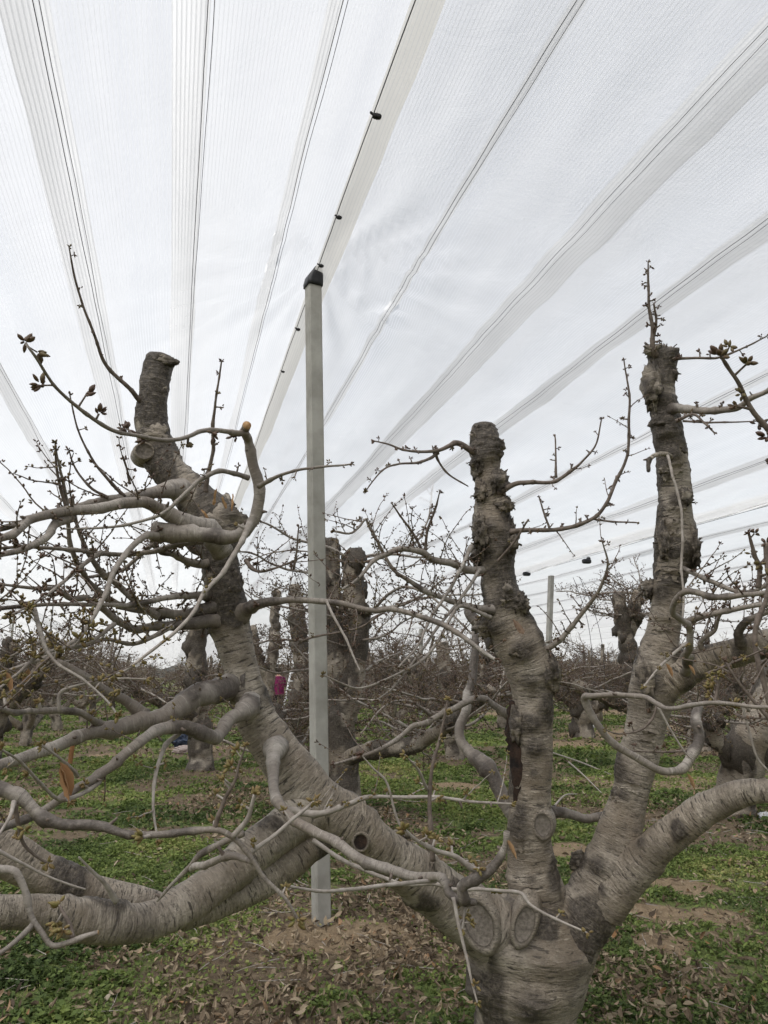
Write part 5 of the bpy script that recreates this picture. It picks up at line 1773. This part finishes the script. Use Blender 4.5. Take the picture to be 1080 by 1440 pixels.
def ground_state(x, y):
    """(green 0-1, bare soil 0-1, litter 0-1)"""
    P = np.column_stack([x, y, 0 * x])
    s = x * D[0] + y * D[1]
    u = x * E[0] + y * E[1]
    row = np.abs((u - 1.35 + 2) % 4.0 - 2)               # distance from the nearest tree row
    g = fbm(P * 0.9, 4) * 0.9 + fbm(P * 3.3 + 5, 3) * 0.5 + 0.14
    g = g + 0.35 * (sstep(0.8, 1.9, row)) - 0.10
    bare = np.maximum(blob(x, y, patches, prad), blob(x, y, bigp, bigr) * 0.85)
    far = np.sqrt(x * x + y * y)
    b2 = sstep(0.22, 0.45, fbm(P * np.array([0.5, 0.9, 1]) + 30, 3)) * 0.6 * sstep(7, 11, far)
    b3 = sstep(0.36, 0.55, fbm(P * 1.3 + 60, 3)) * 0.5
    bare = np.maximum(bare, np.maximum(b2, b3))
    dry = blob(x, y, drypt, dryr)
    green = sstep(-0.25, 0.45, g) * (1 - bare) * (1 - 0.75 * dry)
    lit = sstep(1.7, 0.5, row) * (0.55 + 0.45 * sstep(-0.2, 0.3, fbm(P * 1.6 + 11, 3))) * (1 - 0.6 * bare)
    lit = np.maximum(lit, 0.5 * dry)
    return green, bare, lit


def ground_z(x, y):
    far = np.sqrt(x * x + (y - 4) ** 2)
    P = np.column_stack([x, y, 0 * x])
    z = (0.035 * fbm(P * 0.8 + 3, 3) + 0.012 * fbm(P * 5 + 8, 3)) * (1 - sstep(14, 30, far) * 0.6)
    d = np.sqrt((x - PB[0]) ** 2 + (y - PB[1]) ** 2)
    z = z + 0.05 * np.exp(-(d / 0.35) ** 2) - 0.035 * np.exp(-(d / 0.10) ** 2)
    d = np.sqrt((x - TB[0]) ** 2 + (y - TB[1]) ** 2)
    z = z + 0.06 * np.exp(-(d / 0.5) ** 2)
    for b in placed[1:]:
        z = z + 0.07 * np.exp(-((x - b[0]) ** 2 + (y - b[1]) ** 2) / 0.18)
    return z


def axis(lo, hi, c0, c1, fine, grow):
    a = list(np.arange(c0, c1, fine))
    st = fine
    x = a[-1]
    while x < hi:
        st *= grow
        x += st
        a.append(x)
    st = fine
    x = a[0]
    while x > lo:
        st *= grow
        x -= st
        a.insert(0, x)
    return np.array(a)


gx = axis(-260, 260, -4.0, 4.5, 0.045, 1.06)
gy = axis(-60, 320, 3.0, 9.5, 0.045, 1.05)
X, Y_ = np.meshgrid(gx, gy, indexing='ij')
xf, yf = X.ravel(), Y_.ravel()
gr, ba, li = ground_state(xf, yf)
zf = ground_z(xf, yf)
zf = zf + ba * 0.010 * fbm(np.column_stack([xf * 14, yf * 14, 0 * xf]), 3)
mb = MB()
mb.grid(np.stack([X, Y_, zf.reshape(X.shape)], -1)[:, ::-1], bk=np.column_stack([gr, ba, li]).reshape(*X.shape, 3)[:, ::-1].reshape(-1, 3))


def soil_material():
    m, nt, out = mat('orchard soil')
    a = N(nt, 'ShaderNodeAttribute', attribute_name='bk')
    sx = N(nt, 'ShaderNodeSeparateXYZ')
    nt.links.new(a.outputs['Vector'], sx.inputs[0])
    geo = N(nt, 'ShaderNodeNewGeometry')
    n1 = N(nt, 'ShaderNodeTexNoise', i_Scale=16.0, i_Detail=8.0, i_Roughness=0.7)
    n2 = N(nt, 'ShaderNodeTexNoise', i_Scale=2.2, i_Detail=6.0, i_Roughness=0.65)
    n3 = N(nt, 'ShaderNodeTexNoise', i_Scale=85.0, i_Detail=4.0, i_Roughness=0.7)
    vo = N(nt, 'ShaderNodeTexVoronoi', i_Scale=34.0, i_Randomness=1.0)
    for n in (n1, n2, n3, vo):
        nt.links.new(geo.outputs['Position'], n.inputs['Vector'])
    soil = mixc(nt, ramp(nt, n1.outputs['Fac'], [(0.3, 0.0), (0.7, 1.0)]), (0.19, 0.138, 0.088), (0.34, 0.26, 0.165))
    soil = mixc(nt, ramp(nt, n3.outputs['Fac'], [(0.35, 0.45), (0.6, 0.0)]), soil, (0.10, 0.066, 0.04))
    duff = mixc(nt, ramp(nt, n1.outputs['Fac'], [(0.35, 0.0), (0.65, 1.0)]), (0.080, 0.062, 0.043), (0.185, 0.142, 0.095))
    leafc = mixc(nt, 0.5, duff, vo.outputs['Color'], 'MULTIPLY')
    duff = mixc(nt, ramp(nt, n3.outputs['Fac'], [(0.5, 0.0), (0.68, 0.8)]), duff, (0.19, 0.13, 0.085))
    green = mixc(nt, ramp(nt, n1.outputs['Fac'], [(0.35, 0.0), (0.68, 1.0)]), (0.078, 0.10, 0.036), (0.175, 0.21, 0.066))
    green = mixc(nt, ramp(nt, n2.outputs['Fac'], [(0.52, 0.0), (0.72, 0.6)]), green, (0.10, 0.095, 0.042))
    gm = math_n(nt, 'ADD', sx.outputs['X'], math_n(nt, 'MULTIPLY', math_n(nt, 'SUBTRACT', n1.outputs['Fac'], 0.5), 1.1))
    bm = math_n(nt, 'ADD', sx.outputs['Y'], math_n(nt, 'MULTIPLY', math_n(nt, 'SUBTRACT', n1.outputs['Fac'], 0.5), 0.9))
    c = mixc(nt, ramp(nt, gm, [(0.25, 0.0), (0.55, 1.0)]), duff, green)
    c = mixc(nt, ramp(nt, bm, [(0.42, 0.0), (0.62, 1.0)]), c, soil)
    p = N(nt, 'ShaderNodeBsdfPrincipled')
    p.inputs['Roughness'].default_value = 0.95
    p.inputs['Specular IOR Level'].default_value = 0.15
    nt.links.new(c, p.inputs['Base Color'])
    hs = math_n(nt, 'ADD', n1.outputs['Fac'], math_n(nt, 'MULTIPLY', n3.outputs['Fac'], 0.6))
    b = N(nt, 'ShaderNodeBump', i_Strength=0.8, i_Distance=0.03)
    nt.links.new(hs, b.inputs['Height'])
    nt.links.new(b.outputs[0], p.inputs['Normal'])
    nt.links.new(p.outputs[0], out.inputs[0])
    return m


tag(mb.build('ground', soil_material()), 'uneven orchard ground of brown soil with green weeds', None, None, 'structure')

WEED = leafy('green weed leaves', [(0.0, (0.045, 0.070, 0.022)), (0.40, (0.110, 0.152, 0.042)), (0.75, (0.195, 0.245, 0.066)), (1.0, (0.31, 0.285, 0.115))], 0.3)
DRYG = leafy('dry grass stalks', [(0.0, (0.10, 0.068, 0.042)), (0.6, (0.20, 0.15, 0.09)), (1.0, (0.32, 0.26, 0.17))], 0.15)
LITT = leafy('fallen leaf', [(0.0, (0.05, 0.035, 0.025)), (0.30, (0.125, 0.092, 0.06)), (0.54, (0.225, 0.172, 0.115)), (0.80, (0.35, 0.285, 0.20)), (0.93, (0.26, 0.14, 0.065)), (1.0, (0.46, 0.41, 0.32))], 0.12)


def wedge(n, y0, y1, rg, x_pad=0.6):
    """points on the ground inside the view, evenly spread between two distances"""
    y = np.sqrt(rg.uniform(y0 ** 2, y1 ** 2, n))
    x = rg.uniform(-1, 1, n) * (y * 0.53 + x_pad)
    return x, y


def quads(x, y, z, size, rg, tint, tilt=0.6, aspect=1.6, curl=0.0, up=None):
    """little leaf shapes: two triangles pairs folded along the midrib"""
    n = len(x)
    a = rg.uniform(0, 2 * np.pi, n)
    el = rg.normal(0, tilt, n)
    ax = np.column_stack([np.cos(a) * np.cos(el), np.sin(a) * np.cos(el), np.abs(np.sin(el)) if up else np.sin(el)])
    b = rg.normal(size=(n, 3)) * 0.45 + np.array([0, 0, 1.0])
    sd = np.cross(ax, b)
    sd /= np.linalg.norm(sd, axis=1)[:, None] + 1e-9
    nr = np.cross(sd, ax)
    c = np.column_stack([x, y, z])
    L = size[:, None] * aspect * 0.5
    Wd = size[:, None] * 0.5
    f = (curl * rg.uniform(0.2, 1.0, n))[:, None] * Wd
    V = np.stack([c - ax * L, c + sd * Wd + nr * f, c + ax * L + nr * f * 0.8, c - sd * Wd + nr * f], 1).reshape(-1, 3)
    i = np.arange(n)[:, None] * 4
    F_ = np.concatenate([i + np.array([[0, 1, 2]]), i + np.array([[0, 2, 3]])])
    return V, F_, np.repeat(tint, 4)


rg = np.random.default_rng(77)
mb = MB()
for n, y0, y1, sz in ((330000, 3.4, 7.5, 0.016), (260000, 7.5, 14.0, 0.027), (150000, 14.0, 30.0, 0.055), (60000, 30.0, 60.0, 0.12)):
    x, y = wedge(n, y0, y1, rg)
    g, b, l = ground_state(x, y)
    cl = fbm(np.column_stack([x * 7, y * 7, 0 * x + 2]), 2)
    keep = rg.random(n) < np.clip((0.12 + g) * (0.60 + 1.1 * cl) * (1 - 0.85 * b), 0, 1)
    x, y, g, cl = x[keep], y[keep], g[keep], cl[keep]
    lu = blob(x, y, lush, lrad)
    cl = cl + 0.45 * lu
    tall = sstep(0.25, 0.55, fbm(np.column_stack([x * 2.7, y * 2.7, 0 * x + 70]), 2))
    h = np.maximum(0.004, (0.018 + (0.055 + 0.06 * tall) * np.maximum(0, cl) * g) * (1 if y0 < 14 else 1.3))
    z = ground_z(x, y) + rg.uniform(0.1, 1.0, len(x)) * h + 0.002
    hue = fbm(np.column_stack([x * 1.1, y * 1.1, 0 * x + 40]), 3)
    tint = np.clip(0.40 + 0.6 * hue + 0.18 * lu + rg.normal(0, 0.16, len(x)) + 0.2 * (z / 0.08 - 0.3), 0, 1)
    V, F_, T_ = quads(x, y, z, sz * rg.uniform(0.5, 1.4, len(x)) * (1 + 0.5 * tall), rg, tint, 0.5, 1.5, 0.3)
    mb.add(V, F_, tint=T_)
tag(mb.build('weeds', WEED, smooth=False), 'low green weeds covering the orchard floor', 'ground cover', None, 'stuff')

# blades and dry stalks
mb = MB()
md = MB()
for n, y0, y1, hh, ww in ((26000, 3.4, 8.0, 0.07, 0.0035), (26000, 8.0, 16.0, 0.09, 0.007), (24000, 16, 34, 0.12, 0.016)):
    x, y = wedge(n, y0, y1, rg)
    g, b, l = ground_state(x, y)
    dr = blob(x, y, drypt, dryr)
    for dst, w_, lo in ((mb, g * 0.65, 0.3), (md, np.maximum(dr * 0.95, 0.10 * (1 - b)), 0.25)):
        keep = rg.random(n) < w_ * np.clip(0.5 + 1.2 * fbm(np.column_stack([x * 3, y * 3, 0 * x + lo]), 2), 0, 1)
        xx, yy = x[keep], y[keep]
        m_ = len(xx)
        a = rg.uniform(0, 6.283, m_)
        ln = hh * rg.uniform(0.4, 1.3, m_)
        lean = rg.uniform(0.2, 1.4 if dst is md else 0.9, m_)
        z0 = ground_z(xx, yy)
        dx, dy = np.cos(a), np.sin(a)
        p0 = np.column_stack([xx, yy, z0])
        p1 = p0 + np.column_stack([dx * ln * lean * 0.35, dy * ln * lean * 0.35, ln * 0.6])
        p2 = p0 + np.column_stack([dx * ln * lean, dy * ln * lean, ln * np.maximum(0.12, 0.95 - 0.55 * lean)])
        sd = np.column_stack([-dy, dx, 0 * dx]) * ww * 0.5
        V = np.stack([p0 - sd, p0 + sd, p1 - sd * 0.8, p1 + sd * 0.8, p2], 1).reshape(-1, 3)
        i = np.arange(m_)[:, None] * 5
        dst.add(V, [i + np.array([[0, 1, 3, 2]]), i + np.array([[2, 3, 4]])], tint=np.repeat(rg.random(m_), 5))
tag(mb.build('grass', WEED, smooth=False), 'thin green grass blades among the weeds', 'grass', None, 'stuff')
tag(md.build('dry_grass', DRYG, smooth=False), 'dry brown grass stalks lying in patches', 'dry grass', None, 'stuff')

mb = MB()
for n, y0, y1, sz in ((26000, 3.4, 6.2, 0.030), (24000, 6.2, 11.0, 0.034), (10000, 11, 22, 0.05)):
    x, y = wedge(n, y0, y1, rg)
    g, b, l = ground_state(x, y)
    near = sstep(6.5, 4.2, y) * 0.35
    clp = sstep(-0.25, 0.35, fbm(np.column_stack([x * 2.1, y * 2.1, 0 * x + 90]), 3))
    keep = rg.random(n) < np.clip((l * 0.85 + near) * (0.35 + clp) + 0.05, 0, 1)
    x, y = x[keep], y[keep]
    m_ = len(x)
    z = ground_z(x, y) + rg.uniform(0.004, 0.045, m_)
    size = sz * rg.uniform(0.35, 1.25, m_)
    tint = np.clip(rg.beta(1.7, 2.0, m_) + 0.02, 0, 1)
    # a leaf blade: pointed, bent along its length and folded along the midrib
    a = rg.uniform(0, 6.283, m_)
    pit = rg.normal(0, 0.55, m_)
    ax = np.column_stack([np.cos(a) * np.cos(pit), np.sin(a) * np.cos(pit), np.sin(pit)])
    bb = rg.normal(size=(m_, 3)) * 0.7 + np.array([0, 0, 1.0])
    sd = np.cross(ax, bb)
    sd /= np.linalg.norm(sd, axis=1)[:, None]
    nr = np.cross(sd, ax)
    c = np.column_stack([x, y, z])
    Lh = (size * 0.95)[:, None]
    Wh = (size * rg.uniform(0.18, 0.42, m_))[:, None]
    fo = rg.uniform(-0.2, 1.1, m_)[:, None]
    cu = (rg.uniform(-0.5, 0.9, m_))[:, None] * Lh
    row = []
    for t, w_ in ((-1, 0.06), (-0.45, 0.85), (0.15, 1.0), (0.65, 0.6), (1, 0.04)):
        mid = c + ax * Lh * t + nr * cu * t * t
        tw = sd + nr * fo
        tw2 = -sd + nr * fo
        row += [mid + tw * Wh * w_, mid, mid + tw2 * Wh * w_]
    V = np.stack(row, 1).reshape(-1, 3)
    i = np.arange(m_)[:, None] * 15
    F_ = []
    for r_ in range(4):
        for cc in range(2):
            q = r_ * 3 + cc
            F_.append(i + np.array([[q, q + 1, q + 4, q + 3]]))
    mb.add(V, F_, tint=np.repeat(tint, 15))
tag(mb.build('leaf_litter', LITT, smooth=False), 'brown curled fallen leaves scattered under the trees', 'leaf litter', None, 'stuff')

# fine dead sticks among the litter
mb = MB()
x, y = wedge(900, 3.4, 9.0, rg)
g, b, l = ground_state(x, y)
for q in np.nonzero(rg.random(900) < 0.25 + 0.5 * l)[0]:
    a = rg.uniform(0, 6.283)
    ln = rg.uniform(0.06, 0.28)
    z = float(ground_z(x[q:q + 1], y[q:q + 1])[0])
    P = wiggle((x[q], y[q], z + 0.015), np.array([math.cos(a), math.sin(a), 0.05]), ln, 0.05, 0.12)
    P[:, 2] = np.clip(P[:, 2], z + 0.005, z + 0.05)
    thin(mb, P, np.linspace(0.0035, 0.0015, len(P)), 4)
tag(mb.build('stick_litter', TWIGPALE), 'thin dead twigs scattered in the leaf litter', 'leaf litter', None, 'stuff')

# ================================================================== light, sky and camera
w = bpy.data.worlds.new('World')
SC.world = w
w.use_nodes = True
nt = w.node_tree
nt.nodes.clear()
wo = nt.nodes.new('ShaderNodeOutputWorld')
bg = nt.nodes.new('ShaderNodeBackground')
sky = nt.nodes.new('ShaderNodeTexSky')
sky.sky_type = 'NISHITA'
sky.sun_disc = False
SUN_EL, SUN_AZ = math.radians(58), math.radians(215)
sky.sun_elevation = SUN_EL
sky.sun_rotation = SUN_AZ
sky.air_density = 1.2
sky.dust_density = 3.0
hs = nt.nodes.new('ShaderNodeHueSaturation')
hs.inputs['Saturation'].default_value = 0.34
nt.links.new(sky.outputs[0], hs.inputs['Color'])
nt.links.new(hs.outputs[0], bg.inputs[0])
bg.inputs[1].default_value = 0.063
nt.links.new(bg.outputs[0], wo.inputs[0])

sl = bpy.data.lights.new('sun', 'SUN')
sl.energy = 1.5
sl.angle = math.radians(50)
sl.color = (1.0, 0.985, 0.965)
so = bpy.data.objects.new('sun', sl)
COL.objects.link(so)
sd = Vector((math.sin(SUN_AZ) * math.cos(SUN_EL), math.cos(SUN_AZ) * math.cos(SUN_EL), math.sin(SUN_EL)))
so.rotation_euler = sd.to_track_quat('Z', 'Y').to_euler()
so.location = (0, 0, 30)

cam = bpy.data.cameras.new('camera')
cam.sensor_fit = 'VERTICAL'
cam.sensor_height = 36.0
cam.lens = 36.0 * F / 1440.0
cam.clip_start = 0.05
cam.clip_end = 1000
co = bpy.data.objects.new('camera', cam)
co.location = CAM
co.rotation_euler = (math.pi / 2 + PITCH, 0, 0)
COL.objects.link(co)
SC.camera = co

SC.render.engine = 'CYCLES'
SC.cycles.use_denoising = True
SC.cycles.max_bounces = 8
SC.cycles.diffuse_bounces = 4
SC.cycles.transmission_bounces = 6
SC.cycles.transparent_max_bounces = 16
SC.cycles.caustics_reflective = False
SC.cycles.caustics_refractive = False
vs = SC.view_settings
vs.view_transform = 'Standard'
vs.look = 'None'
vs.gamma = 1.0
vs.exposure = 1.45
